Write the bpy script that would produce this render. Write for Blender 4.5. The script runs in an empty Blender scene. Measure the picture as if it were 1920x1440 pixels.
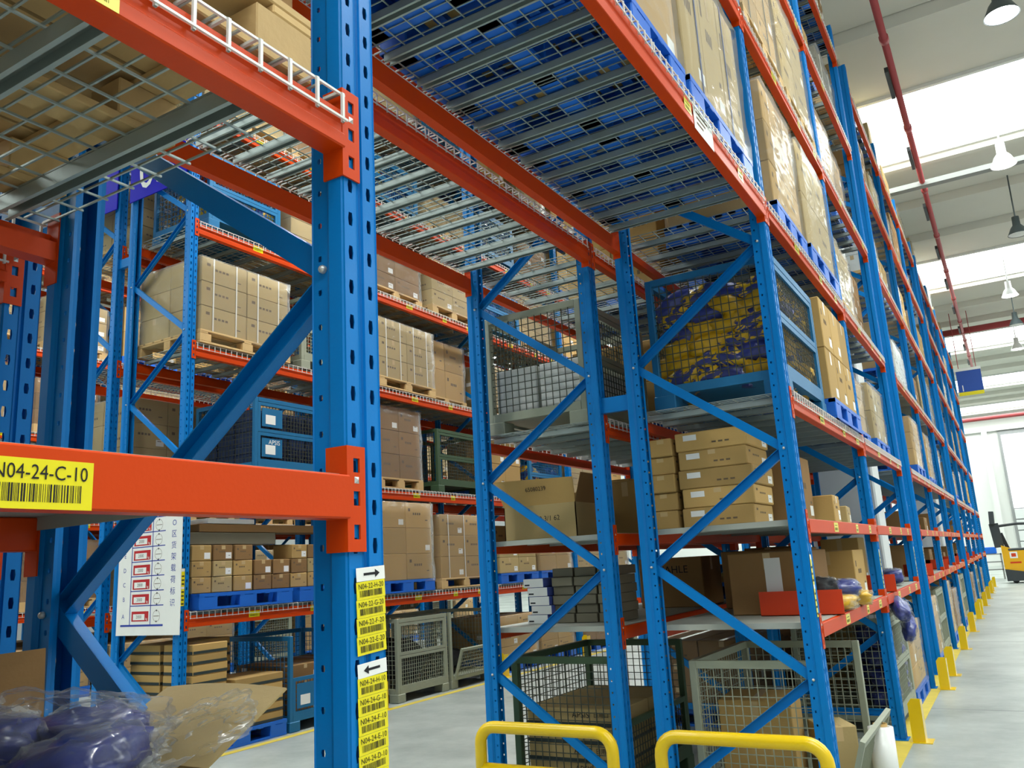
import bpy, bmesh, math, random
from mathutils import Vector, Matrix, noise
PI = math.pi
rnd = random.Random(11)
scene = bpy.context.scene
COL = scene.collection

# ------------------------------------------------------------------ camera
F_PX = 1554.37
YAW, PITCH, ROLL = 0.529, 0.2181, -0.058
CAM = Vector((1.0197, -1.2326, 1.5201))
fw = Vector((-math.sin(YAW)*math.cos(PITCH), math.cos(YAW)*math.cos(PITCH), math.sin(PITCH)))
rt = fw.cross(Vector((0, 0, 1))).normalized()
up = rt.cross(fw)
rt, up = math.cos(ROLL)*rt+math.sin(ROLL)*up, -math.sin(ROLL)*rt+math.cos(ROLL)*up
cam_d = bpy.data.cameras.new('camera')
cam_d.sensor_fit = 'HORIZONTAL'
cam_d.sensor_width = 36.0
cam_d.lens = F_PX/1920*36.0
cam_d.clip_start = 0.05
cam_d.clip_end = 300
cam = bpy.data.objects.new('camera', cam_d)
COL.objects.link(cam)
mw = Matrix((rt, up, -fw)).transposed().to_4x4()
mw.translation = CAM
cam.matrix_world = mw
scene.camera = cam

# ------------------------------------------------------------------ world, exposure
world = bpy.data.worlds.new('world')
scene.world = world
world.use_nodes = True
bg = world.node_tree.nodes['Background']
bg.inputs[0].default_value = (0.95, 0.99, 1.0, 1)
bg.inputs[1].default_value = 0.45
scene.view_settings.view_transform = 'Standard'
scene.view_settings.look = 'None'
scene.view_settings.gamma = 1
scene.view_settings.use_curve_mapping = False
scene.view_settings.exposure = 0.55
SKY_STRENGTH = 6.0      # rooflight panels
LAMP_WATT = 250
scene.cycles.max_bounces = 5
scene.cycles.diffuse_bounces = 3
scene.cycles.adaptive_threshold = 0.02
scene.cycles.glossy_bounces = 2
scene.cycles.transmission_bounces = 2
scene.cycles.transparent_max_bounces = 12

# ------------------------------------------------------------------ materials
def srgb(h):
    h = h.lstrip('#')
    o = []
    for i in (0, 2, 4):
        v = int(h[i:i+2], 16)/255
        o.append(v/12.92 if v <= 0.04045 else ((v+0.055)/1.055)**2.4)
    return (*o, 1)
M = {}
def mat(name, col, rough=0.5, metal=0.0, var=0.0, ns=6.0, na=0.12, bump=0.0, bs=60.0, coat=0.0, col2=None, thr=None):
    m = bpy.data.materials.new(name)
    m.use_nodes = True
    nt = m.node_tree
    N, Lk = nt.nodes, nt.links
    b = N['Principled BSDF']
    b.inputs['Roughness'].default_value = rough
    b.inputs['Metallic'].default_value = metal
    b.inputs['Coat Weight'].default_value = coat
    b.inputs['Coat Roughness'].default_value = 0.12
    b.inputs['Specular IOR Level'].default_value = 0.35
    tc = N.new('ShaderNodeTexCoord')
    nz = N.new('ShaderNodeTexNoise')
    nz.inputs['Scale'].default_value = ns
    nz.inputs['Detail'].default_value = 4
    Lk.new(tc.outputs['Object'], nz.inputs['Vector'])
    base = N.new('ShaderNodeMix')
    base.data_type = 'RGBA'
    c1 = srgb(col)
    c2 = srgb(col2) if col2 else (c1[0]*(1-na), c1[1]*(1-na), c1[2]*(1-na), 1)
    base.inputs[6].default_value = c1
    base.inputs[7].default_value = c2
    fac = nz.outputs['Fac']
    if thr is not None:
        r = N.new('ShaderNodeMapRange')
        r.inputs[1].default_value, r.inputs[2].default_value = thr
        Lk.new(fac, r.inputs[0])
        fac = r.outputs[0]
    Lk.new(fac, base.inputs[0])
    out = base.outputs[2]
    if var:
        oi = N.new('ShaderNodeObjectInfo')
        mr = N.new('ShaderNodeMapRange')
        mr.inputs[3].default_value, mr.inputs[4].default_value = 1-var, 1+var
        Lk.new(oi.outputs['Random'], mr.inputs[0])
        hs = N.new('ShaderNodeHueSaturation')
        Lk.new(mr.outputs[0], hs.inputs['Value'])
        Lk.new(out, hs.inputs['Color'])
        out = hs.outputs[0]
    Lk.new(out, b.inputs['Base Color'])
    if bump:
        n2 = N.new('ShaderNodeTexNoise')
        n2.inputs['Scale'].default_value = bs
        Lk.new(tc.outputs['Object'], n2.inputs['Vector'])
        bp = N.new('ShaderNodeBump')
        bp.inputs['Strength'].default_value = bump
        bp.inputs['Distance'].default_value = 0.01
        Lk.new(n2.outputs['Fac'], bp.inputs['Height'])
        Lk.new(bp.outputs[0], b.inputs['Normal'])
    M[name] = m
    return m
mat('blue_paint', '#0076c2', 0.40, 0, 0, 3, 0.10, 0.03, 120, 0.06)
mat('orange_paint', '#cb3f00', 0.45, 0, 0, 4, 0.10, 0.03, 120, 0.05)
for _k in ('blue_paint', 'orange_paint'):
    M[_k].node_tree.nodes['Principled BSDF'].inputs['Specular IOR Level'].default_value = 0.18
mat('galvanised', '#a9b5b1', 0.42, 0.4, 0, 9, 0.22, 0.05, 80)
mat('wire_lit', '#dcdfda', 0.4, 0.1)  # paler galvanised for deck ends; the light on them is in the colour
mat('label_print', '#6e6612', 0.6)
mat('shelf_sheet', '#a8aca2', 0.55, 0.15, 0, 5, 0.15)
mat('bolt_zinc', '#c9cdca', 0.35, 0.6)
mat('cardboard', '#b8965a', 0.8, 0, 0.18, 3, 0.14, 0.06, 90)
mat('cardboard_pale', '#b09a68', 0.8, 0, 0.10, 3, 0.12, 0.06, 90)
mat('cardboard_dark', '#8f6d42', 0.82, 0, 0.14, 3, 0.15, 0.06, 90)
mat('tape', '#c4a878', 0.3, 0, 0, 5, 0.1, 0, 60, 0.4)
mat('strap_white', '#e9e8e0', 0.4)
mat('strap_dark', '#2e3a3a', 0.45)
mat('strap_blue', '#3b4c86', 0.4)
mat('paper_white', '#e8e9e4', 0.7, 0, 0, 5, 0.05)
mat('print_grey', '#6b5a44', 0.8)
mat('print_black', '#15161a', 0.7)
mat('print_red', '#b9242a', 0.6)
mat('print_blue', '#2a3f9e', 0.6)
mat('label_yellow', '#e4d60a', 0.35, 0, 0, 5, 0.05, 0, 60, 0.3)
mat('guard_yellow', '#e2be07', 0.3, 0, 0, 5, 0.08, 0, 60, 0.4)
mat('floor_stripe', '#d9c24a', 0.6, 0, 0, 8, 0.3)
mat('pallet_wood', '#cfae78', 0.8, 0, 0.10, 12, 0.25, 0.1, 60)
mat('pallet_blue', '#1b66c9', 0.42, 0, 0.05, 4, 0.10, 0.04, 90)
mat('cage_grey', '#9aa08c', 0.5, 0.1, 0, 8, 0.2, 0.04)
mat('cage_green', '#41593f', 0.5, 0.1, 0, 8, 0.2, 0.04)
mat('cage_blue', '#1f6f9e', 0.45, 0.1, 0, 8, 0.15, 0.04)
mat('wire_dark', '#4a4f44', 0.5, 0.3)
mat('bin_navy', '#2b3b5e', 0.45, 0, 0.15)
mat('bag_blue', '#38469c', 0.35, 0, 0.12, 2.0, 0.4, 0.3, 5, 0.5, col2='#20295a')
mat('bag_yellow', '#d9ae16', 0.4, 0, 0.10, 2.0, 0.3, 0.3, 5, 0.4, col2='#b98a10')
mat('bag_mixed', '#d9ae16', 0.4, 0, 0.05, 1.2, 0.3, 0.35, 4, 0.4, col2='#353f80', thr=(0.47, 0.50))
[n_ for n_ in M['bag_mixed'].node_tree.nodes if n_.type == 'TEX_NOISE'][0].inputs['Distortion'].default_value = 1.6
mat('goods_dark', '#23262c', 0.6, 0, 0.2, 9, 0.4, 0.2, 30)
mat('goods_white', '#dfe2de', 0.5, 0, 0.06, 5, 0.08)
mat('goods_box_blue', '#5163b4', 0.6, 0, 0.08)
mat('goods_box_grey', '#77725f', 0.7, 0, 0.15)
mat('divider_orange', '#cf3d14', 0.45, 0, 0, 4, 0.06)
mat('concrete_ceiling', '#d8d7cc', 0.9, 0, 0, 1.4, 0.08, 0.1, 12)
mat('wall_white', '#e6e8e4', 0.8, 0, 0, 1.0, 0.04)
mat('wall_grey', '#9a9d9d', 0.85, 0, 0, 1.0, 0.08)
mat('pipe_red', '#a8484a', 0.5, 0, 0, 6, 0.1)
mat('pipe_steel', '#8d908c', 0.5, 0.3)
mat('lamp_shell', '#4c5658', 0.4, 0.4)
mat('lamp_shell_white', '#f0f2f0', 0.35)
mat('truck_yellow', '#e6ad0c', 0.35, 0, 0, 3, 0.06, 0, 60, 0.3)
mat('truck_dark', '#3c4143', 0.5, 0, 0, 5, 0.15)
mat('rubber', '#17181a', 0.8)
mat('sign_blue', '#1818b8', 0.6)
M['sign_blue'].node_tree.nodes['Principled BSDF'].inputs['Specular IOR Level'].default_value = 0.08
mat('hang_sign_blue', '#2450a8', 0.5)
mat('sign_white', '#eceeea', 0.5)
mat('stretch_film_roll', '#e6e8e4', 0.25, 0, 0, 4, 0.05, 0, 60, 0.4)
mat('door_panel', '#dfe3e2', 0.5, 0, 0, 2, 0.04)

def emis(name, col, st):
    m = bpy.data.materials.new(name)
    m.use_nodes = True
    nt = m.node_tree
    nt.nodes.remove(nt.nodes['Principled BSDF'])
    e = nt.nodes.new('ShaderNodeEmission')
    e.inputs[0].default_value = col
    e.inputs[1].default_value = st
    nt.links.new(e.outputs[0], nt.nodes['Material Output'].inputs[0])
    M[name] = m
emis('rooflight', (0.93, 1.0, 0.97, 1), SKY_STRENGTH)
emis('lamp_glow', (1.0, 1.0, 1.0, 1), 14.0)
emis('daylight_pane', (0.95, 1.0, 1.0, 1), 1.6)

def film(name, lo, hi, tint, rough=0.10, sc=5.0, bst=0.5):
    m = bpy.data.materials.new(name)
    m.use_nodes = True
    nt = m.node_tree
    N, Lk = nt.nodes, nt.links
    b = N['Principled BSDF']
    b.inputs['Base Color'].default_value = tint
    b.inputs['Roughness'].default_value = rough
    b.inputs['Specular IOR Level'].default_value = 1.0
    tc = N.new('ShaderNodeTexCoord')
    mp = N.new('ShaderNodeMapping')
    mp.inputs['Scale'].default_value = (1, 1, 2.2)
    mp.inputs['Rotation'].default_value = (0.45, 0.3, 0.0)
    nz = N.new('ShaderNodeTexNoise')
    nz.noise_type = 'RIDGED_MULTIFRACTAL'
    nz.inputs['Scale'].default_value = sc
    nz.inputs['Detail'].default_value = 2
    Lk.new(tc.outputs['Object'], mp.inputs[0])
    Lk.new(mp.outputs[0], nz.inputs['Vector'])
    bp = N.new('ShaderNodeBump')
    bp.inputs['Strength'].default_value = bst
    bp.inputs['Distance'].default_value = 0.03
    Lk.new(nz.outputs['Fac'], bp.inputs['Height'])
    Lk.new(bp.outputs[0], b.inputs['Normal'])
    lw = N.new('ShaderNodeLayerWeight')
    lw.inputs['Blend'].default_value = 0.25
    Lk.new(bp.outputs[0], lw.inputs['Normal'])
    mr = N.new('ShaderNodeMapRange')
    mr.inputs[1].default_value, mr.inputs[2].default_value = 0.7, 1.6
    mr.inputs[3].default_value, mr.inputs[4].default_value = lo, hi  # streak highlights put into the opacity along the noise ridges
    Lk.new(nz.outputs['Fac'], mr.inputs[0])
    ad = N.new('ShaderNodeMath')
    ad.operation = 'MULTIPLY_ADD'
    ad.inputs[1].default_value = 0.35
    ad.use_clamp = True
    Lk.new(lw.outputs['Fresnel'], ad.inputs[0])
    Lk.new(mr.outputs[0], ad.inputs[2])
    tr = N.new('ShaderNodeBsdfTransparent')
    mx = N.new('ShaderNodeMixShader')
    Lk.new(ad.outputs[0], mx.inputs[0])
    Lk.new(tr.outputs[0], mx.inputs[1])
    Lk.new(b.outputs[0], mx.inputs[2])
    Lk.new(mx.outputs[0], N['Material Output'].inputs[0])
    M[name] = m
film('stretch_film', 0.06, 0.60, (0.86, 0.88, 0.86, 1), 0.14, 6.0, 0.5)
film('poly_bag', 0.03, 0.40, (0.75, 0.79, 0.77, 1), 0.07, 1.3, 0.8)

# floor: worn grey concrete
def floor_mat():
    m = mat('floor_concrete', '#c0c6c2', 0.38, 0, 0, 0.9, 0.1, 0.02, 30)
    N, Lk = m.node_tree.nodes, m.node_tree.links
    b = N['Principled BSDF']
    tc = N.new('ShaderNodeTexCoord')
    n = N.new('ShaderNodeTexNoise')
    n.inputs['Scale'].default_value = 0.55
    n.inputs['Detail'].default_value = 8
    n.inputs['Roughness'].default_value = 0.68
    Lk.new(tc.outputs['Object'], n.inputs['Vector'])
    r = N.new('ShaderNodeValToRGB')
    r.color_ramp.elements[0].position = 0.36
    r.color_ramp.elements[0].color = srgb('#828a85')
    r.color_ramp.elements[1].position = 0.62
    r.color_ramp.elements[1].color = srgb('#aeb5af')
    Lk.new(n.outputs['Fac'], r.inputs[0])
    Lk.new(r.outputs[0], b.inputs['Base Color'])
floor_mat()

# ------------------------------------------------------------------ mesh helpers
class MB:
    def __init__(s):
        s.v, s.f, s.m = [], [], []
    def add(s, vs, fs, m=0):
        o = len(s.v)
        s.v += [tuple(v) for v in vs]
        s.f += [tuple(i+o for i in f) for f in fs]
        s.m += [m]*len(fs)
        return s
    def box(s, x0, x1, y0, y1, z0, z1, m=0, c=0.0):
        if c <= 0:
            return s.add([(x0,y0,z0),(x1,y0,z0),(x1,y1,z0),(x0,y1,z0),(x0,y0,z1),(x1,y0,z1),(x1,y1,z1),(x0,y1,z1)],
                  [(3,2,1,0),(4,5,6,7),(0,1,5,4),(1,2,6,5),(2,3,7,6),(3,0,4,7)], m)
        vs, idx = [], {}
        X, Y, Z = (x0, x1), (y0, y1), (z0, z1)
        for i in (0, 1):
            for j in (0, 1):
                for k in (0, 1):
                    sx, sy, sz = (c if i == 0 else -c), (c if j == 0 else -c), (c if k == 0 else -c)
                    for a in range(3):
                        p = [X[i]+sx, Y[j]+sy, Z[k]+sz]
                        p[a] = (X[i], Y[j], Z[k])[a]
                        idx[(i, j, k, a)] = len(vs)
                        vs.append(p)
        fs = []
        for a in range(3):
            b1, b2 = (a+1) % 3, (a+2) % 3
            for t in (0, 1):
                q = []
                for (u, w) in ((0, 0), (1, 0), (1, 1), (0, 1)):
                    k = [0, 0, 0]; k[a] = t; k[b1] = u; k[b2] = w
                    q.append(idx[(*k, a)])
                fs.append(tuple(q if t else q[::-1]))
        for a in range(3):          # edge chamfers, along axis a
            b1, b2 = (a+1) % 3, (a+2) % 3
            for u in (0, 1):
                for w in (0, 1):
                    k0 = [0, 0, 0]; k0[b1] = u; k0[b2] = w
                    k1 = list(k0); k1[a] = 1
                    q = (idx[(*k0, b1)], idx[(*k1, b1)], idx[(*k1, b2)], idx[(*k0, b2)])
                    fs.append(q if (u == w) == False else q[::-1])
        for i in (0, 1):
            for j in (0, 1):
                for k in (0, 1):
                    q = (idx[(i, j, k, 0)], idx[(i, j, k, 1)], idx[(i, j, k, 2)])
                    fs.append(q if (i+j+k) % 2 == 1 else q[::-1])
        return s.add(vs, fs, m)
    def frame_axes(s, d):
        d = d.normalized()
        a = Vector((0, 0, 1)) if abs(d.z) < 0.95 else Vector((1, 0, 0))
        u = d.cross(a).normalized()
        return u, u.cross(d)
    def bar(s, a, b, w, h, m=0, hint=None):
        a, b = Vector(a), Vector(b)
        d = (b-a).normalized()
        if hint is None:
            u, w_ = s.frame_axes(d)
        else:
            u = Vector(hint); u = (u-d*u.dot(d)).normalized(); w_ = d.cross(u)
        vs = []
        for p in (a, b):
            for su, sw in ((-1, -1), (1, -1), (1, 1), (-1, 1)):
                vs.append(p+u*su*w/2+w_*sw*h/2)
        return s.add(vs, [(3,2,1,0),(4,5,6,7),(0,1,5,4),(1,2,6,5),(2,3,7,6),(3,0,4,7)], m)
    def tube(s, pts, r, n=10, m=0, caps=True):
        pts = [Vector(p) for p in pts]
        o = len(s.v)
        fs = []
        prev = None
        R = r if isinstance(r, (list, tuple)) else [r]*len(pts)
        for i, p in enumerate(pts):
            d = (pts[min(i+1, len(pts)-1)]-pts[max(i-1, 0)]).normalized()
            if prev is None:
                u, w = s.frame_axes(d)
            else:
                u = (prev-d*prev.dot(d)).normalized(); w = u.cross(d)
            prev = u
            for k in range(n):
                t = 2*PI*(k+0.5)/n
                s.v.append(tuple(p+u*R[i]*math.cos(t)+w*R[i]*math.sin(t)))
            if i:
                for k in range(n):
                    k2 = (k+1) % n
                    fs.append((o+(i-1)*n+k, o+i*n+k, o+i*n+k2, o+(i-1)*n+k2))
        if caps:
            fs.append(tuple(o+k for k in range(n)))
            fs.append(tuple(o+(len(pts)-1)*n+k for k in reversed(range(n))))
        s.f += fs; s.m += [m]*len(fs)
        return s
    def wire(s, pts, r=0.0022, m=0):
        return s.tube(pts, r*1.3, 4, m, False)
    def lathe(s, prof, c=(0, 0, 0), n=20, m=0):
        o = len(s.v)
        for (r, z) in prof:
            for k in range(n):
                t = 2*PI*k/n
                s.v.append((c[0]+r*math.cos(t), c[1]+r*math.sin(t), c[2]+z))
        fs = []
        for i in range(len(prof)-1):
            for k in range(n):
                k2 = (k+1) % n
                fs.append((o+i*n+k, o+i*n+k2, o+(i+1)*n+k2, o+(i+1)*n+k))
        s.f += fs; s.m += [m]*len(fs)
        return s
    def prism(s, prof, a, b, m=0):
        """profile of (x,z) points swept along y from a to b"""
        n = len(prof)
        vs = [(x, a, z) for x, z in prof]+[(x, b, z) for x, z in prof]
        fs = [(i, (i+1) % n, n+(i+1) % n, n+i) for i in range(n)]
        fs += [tuple(range(n))[::-1], tuple(range(n, 2*n))]
        return s.add(vs, fs, m)
    def plate(s, o, r, u, w, h, t, m=0):
        """thin slab: corner o, right r, up u, thickness t along r x u"""
        o, r, u = Vector(o), Vector(r).normalized(), Vector(u).normalized()
        n = r.cross(u)
        P = [o, o+r*w, o+r*w+u*h, o+u*h]
        return s.add([*P, *[p+n*t for p in P]], [(3,2,1,0),(4,5,6,7),(0,1,5,4),(1,2,6,5),(2,3,7,6),(3,0,4,7)], m)
    def rect(s, o, r, u, x0, y0, w, h, e=0.0006, m=0):
        """flat printed patch"""
        o, r, u = Vector(o), Vector(r).normalized(), Vector(u).normalized()
        n = r.cross(u)*e
        return s.add([o+r*x0+u*y0+n, o+r*(x0+w)+u*y0+n, o+r*(x0+w)+u*(y0+h)+n, o+r*x0+u*(y0+h)+n], [(0, 1, 2, 3)], m)
    def text(s, body, size, o, r, u, m=0, e=0.0008, align='CENTER', sx=1.0):
        vs, fs = text_geo(body, size, align)
        o, r, u = Vector(o), Vector(r).normalized(), Vector(u).normalized()
        n = r.cross(u)*e
        return s.add([o+r*x*sx+u*y+n for x, y in vs], fs, m)
    def mesh(s, name, mats, smooth=False):
        me = bpy.data.meshes.new(name)
        me.from_pydata(s.v, [], s.f)
        for k in (mats if isinstance(mats, (list, tuple)) else [mats]):
            me.materials.append(M[k])
        if any(s.m):
            me.polygons.foreach_set('material_index', s.m)
        if smooth:
            me.polygons.foreach_set('use_smooth', [True]*len(me.polygons))
        me.update()
        return me
_tx = {}
def text_geo(body, size, align='CENTER'):
    k = (body, size, align)
    if k not in _tx:
        cu = bpy.data.curves.new('t', 'FONT')
        cu.body = body; cu.size = size; cu.align_x = align; cu.align_y = 'CENTER'
        cu.resolution_u = 3
        o = bpy.data.objects.new('t', cu)
        COL.objects.link(o)
        dg = bpy.context.evaluated_depsgraph_get()
        me = bpy.data.meshes.new_from_object(o.evaluated_get(dg))
        _tx[k] = ([(v.co.x, v.co.y) for v in me.vertices], [tuple(p.vertices) for p in me.polygons])
        bpy.data.objects.remove(o); bpy.data.curves.remove(cu); bpy.data.meshes.remove(me)
    return _tx[k]
for _b, _s in [('MAHLE', 0.085), ('65080239', 0.042), ('M0 3/1 62', 0.05), ('APSIS', 0.055), ('日用口', 0.038), ('APSIS', 0.07), ('2000', 0.042), ('kg', 0.032), ('05', 0.62), ('06', 0.62), ('1', 0.30)]+[(c, 0.06) for c in 'ABCDEFGH']+[(c, 0.075) for c in 'O区货架载荷标识']+[('N04-24-C-10', 0.061*0.42), ('N04-24-D-10', 0.050*0.42)]+[('N04-22-%s-20' % c, 0.031*0.42) for c in 'HGFE']+[('N04-24-%s-10' % c, 0.031*0.42) for c in 'HGFEDCB']:
    text_geo(_b, _s)                        # lettering is outlined once, while the scene is still small
_mc = {}
def shared(key, fn):
    if key not in _mc:
        _mc[key] = fn()
    return _mc[key]
def ob(name, me, parent=None, loc=(0, 0, 0), rot=(0, 0, 0), kind=None, label=None):
    o = bpy.data.objects.new(name, me)
    COL.objects.link(o)
    o.location = loc
    o.rotation_euler = rot
    if parent is not None:
        o.parent = parent
    if kind:
        o['kind'] = kind
    if label:
        o['label'] = label
    return o
def tag(o, label, cat, group=None):
    o['label'] = label; o['category'] = cat
    if group:
        o['group'] = group
    return o
def thing(name, label, cat, loc=(0, 0, 0), group=None, rotz=0.0):
    o = bpy.data.objects.new(name, None)
    o.empty_display_size = 0.1
    COL.objects.link(o)
    o.location = loc
    o.rotation_euler = (0, 0, rotz)
    return tag(o, label, cat, group)

# ------------------------------------------------------------------ layout numbers
T, L = 3.6815, 2.7238                       # tunnel width, bay pitch
NZ = [0.986, 1.564, 2.287, 3.50, 4.86, 6.20, 7.50]     # beam connector feet, N rows
OZ = [1.12, 2.43, 3.735, 5.04, 6.35, 7.62]             # O and P rows
XQ, XO, XO2, XP = -2.2, -5.72, -7.92, -11.3
CEIL = 9.1

# ------------------------------------------------------------------ the shell
def structure(name, mb, mats, **k):
    o = ob(name, mb.mesh(name, mats), **k)
    o['kind'] = 'structure'
    return o
structure('floor', MB().box(-24, 14, -10, 58, -0.2, 0), 'floor_concrete')
def stripe(name, x0, x1, y0, y1, lab):
    o = structure(name, MB().box(x0, x1, y0, y1, 0.0, 0.003), 'floor_stripe')
stripe('trim_1', -0.09, 0.06, 3.0, 34, '')
stripe('trim_2', XO+0.14, XO+0.23, 2.5, 34, '')
stripe('trim_3', XQ-0.23, XQ-0.14, 3.4, 34, '')
for i, y in enumerate((1.9, 7.9, 13.9, 19.9)):
    structure('trim_%d' % (4+i), MB().box(-24, 14, y, y+0.012, 0.0, 0.0015), 'wall_grey')
structure('wall_back', MB().box(-24, 14, 57.0, 57.4, 0, CEIL+0.6), 'wall_white')
structure('wall_light_block', MB().box(-24, -1.4, -10.0, -9.7, 0, CEIL+0.6), 'wall_grey')  # unseen partial wall, added to block fill light from behind left
structure('wall_left', MB().box(-24.4, -24, -10, 57, 0, CEIL+0.6), 'wall_grey')
# ceiling of double-tee slabs running across the aisle, rooflight strips every 10 m
slabs = MB()
y = -10.0
bands = [(-6.4, -3.6), (3.5, 6.3), (13.5, 16.3), (23.5, 26.3), (33.5, 36.3), (43.5, 46.3), (53.0, 55.6)]
edges = [-10.0]
ce = ob('ceiling', MB().box(-24, 14, -10.2, -10.0, CEIL, CEIL+0.5).mesh('ceiling', 'concrete_ceiling'))
ce['kind'] = 'structure'
prev = -10.0
for (a, b) in bands+[(57.0, 57.0)]:
    if a > prev:
        n = max(1, round((a-prev)/2.43))
        w = (a-prev)/n
        for i in range(n):
            y0 = prev+i*w
            q = MB().box(-24, 14, y0+0.01, y0+w-0.01, CEIL+0.06, CEIL+0.26)
            for yy in (y0+0.11,):
                v0 = len(q.v)
                q.add([(-24, yy-0.10, CEIL+0.08), (-24, yy+0.10, CEIL+0.08), (-24, yy+0.07, CEIL-0.12), (-24, yy-0.07, CEIL-0.12),
                       (14, yy-0.10, CEIL+0.08), (14, yy+0.10, CEIL+0.08), (14, yy+0.07, CEIL-0.12), (14, yy-0.07, CEIL-0.12)],
                      [(0,1,2,3),(7,6,5,4),(0,3,7,4),(1,5,6,2),(3,2,6,7)])
            ob('slab', q.mesh('slab', 'concrete_ceiling'), ce)
    prev = b
for i, (a, b) in enumerate(bands):
    structure('window_%d' % (i+1), MB().box(-24, 14, a, b, CEIL+0.42, CEIL+0.46), 'rooflight')
    for yy in (a, b):
        ob('curb', MB().box(-24, 14, yy-0.04, yy+0.04, CEIL+0.0, CEIL+0.44).mesh('curb', 'wall_white'), ce)

# ------------------------------------------------------------------ pallet racks
POST_H, PITCH_S = 8.1, 0.07
def post_mesh():
    bm = bmesh.new()
    def quad(*ps):
        try:
            bm.faces.new([bm.verts.new(p) for p in ps])
        except ValueError:
            pass
    def pane(a, b):                                  # full-height strip between two plan points
        quad((a[0], a[1], 0), (b[0], b[1], 0), (b[0], b[1], POST_H), (a[0], a[1], POST_H))
    def holed(a, b, c, w, h, zoff):                  # strip with one hole per pitch
        a, b = Vector((a[0], a[1], 0)), Vector((b[0], b[1], 0))
        n = int(POST_H/PITCH_S)
        d = (b-a)
        l = d.length
        d.normalize()
        s0, s1 = l*c-w/2, l*c+w/2
        for i in range(n):
            z0, z1 = i*PITCH_S, (i+1)*PITCH_S if i < n-1 else POST_H
            zm = z0+PITCH_S*zoff
            O = [a+Vector((0, 0, z0)), b+Vector((0, 0, z0)), b+Vector((0, 0, z1)), a+Vector((0, 0, z1))]
            k = w*0.16
            I = [a+d*(s0+k)+Vector((0, 0, zm-h/2)), a+d*(s1-k)+Vector((0, 0, zm-h/2)), a+d*s1+Vector((0, 0, zm)), a+d*(s1-k)+Vector((0, 0, zm+h/2)), a+d*(s0+k)+Vector((0, 0, zm+h/2)), a+d*s0+Vector((0, 0, zm))]
            vo = [bm.verts.new(p) for p in O]
            vi = [bm.verts.new(p) for p in I]
            for f in ((vo[0], vo[1], vi[1], vi[0]), (vo[1], vi[2], vi[1]), (vo[1], vo[2], vi[2]), (vo[2], vi[3], vi[2]), (vo[2], vo[3], vi[4], vi[3]), (vo[3], vi[5], vi[4]), (vo[3], vo[0], vi[5]), (vo[0], vi[0], vi[5])):
                bm.faces.new(f)
    pane((-0.088, 0.030), (-0.088, 0.012))
    holed((-0.088, 0.012), (-0.048, 0.012), 0.42, 0.011, 0.012, 0.5)
    pane((-0.048, 0.012), (-0.036, 0.0))
    pane((-0.036, 0.0), (-0.004, 0.0)); pane((-0.004, 0.0), (0, 0.004))
    holed((0, 0.004), (0, 0.042), 0.5, 0.014, 0.028, 0.5)
    pane((0, 0.042), (-0.006, 0.047)); pane((-0.006, 0.047), (-0.006, 0.053)); pane((-0.006, 0.053), (0, 0.058))
    holed((0, 0.058), (0, 0.096), 0.5, 0.014, 0.028, 0.5)
    pane((0, 0.096), (-0.004, 0.1)); pane((-0.004, 0.1), (-0.036, 0.1)); pane((-0.036, 0.1), (-0.048, 0.088))
    holed((-0.048, 0.088), (-0.088, 0.088), 0.58, 0.011, 0.012, 0.5)
    pane((-0.088, 0.088), (-0.088, 0.070))
    bmesh.ops.remove_doubles(bm, verts=bm.verts, dist=0.0002)
    bmesh.ops.solidify(bm, geom=bm.faces[:], thickness=0.0022)
    me = bpy.data.meshes.new('upright')
    bm.to_mesh(me); bm.free()
    me.materials.append(M['blue_paint'])
    return me
POST = post_mesh()
BASE = MB().box(-0.10, 0.02, -0.03, 0.13, 0, 0.008).mesh('base_plate', 'blue_paint')
XF, XR = -0.060, -0.940                     # brace nodes in depth
def brace_mesh(z0, z1, flip):
    """C-channel from the front node at height 0 to the rear node at height dz"""
    q = MB()
    a, b = Vector((XF, 0.05, z0)), Vector((XR, 0.05, z1))
    d = (b-a).normalized()
    a -= d*0.02; b += d*0.02
    nrm = d.cross(Vector((0, 1, 0))).normalized()
    s = -1 if flip else 1
    for off, w, yy, yw in ((nrm*0.0, 0.052, -0.014*s, 0.003), (nrm*0.0245, 0.003, 0.0, 0.028), (nrm*-0.0245, 0.003, 0.0, 0.028)):
        o = off+Vector((0, yy, 0))
        q.bar(a+o, b+o, w, yw, 0, hint=nrm)
    return q.mesh('brace', 'blue_paint')
BOLT = MB().lathe([(0.0, 0.012), (0.006, 0.010), (0.0085, 0.006), (0.0085, 0.0)], n=10).mesh('bolt', 'bolt_zinc', True)
def connector_mesh(left):
    """L-plate on the post face; left=True: beam starts here and runs to +y"""
    q = MB()
    s = 1 if left else -1
    H = 0.19
    ys = [0.0, -0.013, -0.030, -0.045]
    zs = [0, 0.022, 0.048, 0.082, 0.108, 0.142, 0.168, H]
    for i in range(3):
        for j in range(7):
            if i == 1 and j in (1, 3, 5):
                continue
            y0, y1 = sorted((s*ys[i], s*ys[i+1]))
            q.box(0.0025, 0.0065, y0, y1, zs[j], zs[j+1])
    y0, y1 = sorted((0.0, s*0.004))
    q.box(-0.045, 0.0065, y0, y1, 0.0, H)
    yb = -0.0215*s
    q.add([(0.0065, yb-0.006, 0.122), (0.0065, yb+0.006, 0.122), (0.0065, yb+0.006, 0.134), (0.0065, yb-0.006, 0.134), (0.011, yb, 0.128)], [(0,1,4),(1,2,4),(2,3,4),(3,0,4)], 1)
    return q.mesh('connector', ['orange_paint', 'bolt_zinc'])
CONN = {k: connector_mesh(k) for k in (True, False)}
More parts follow.
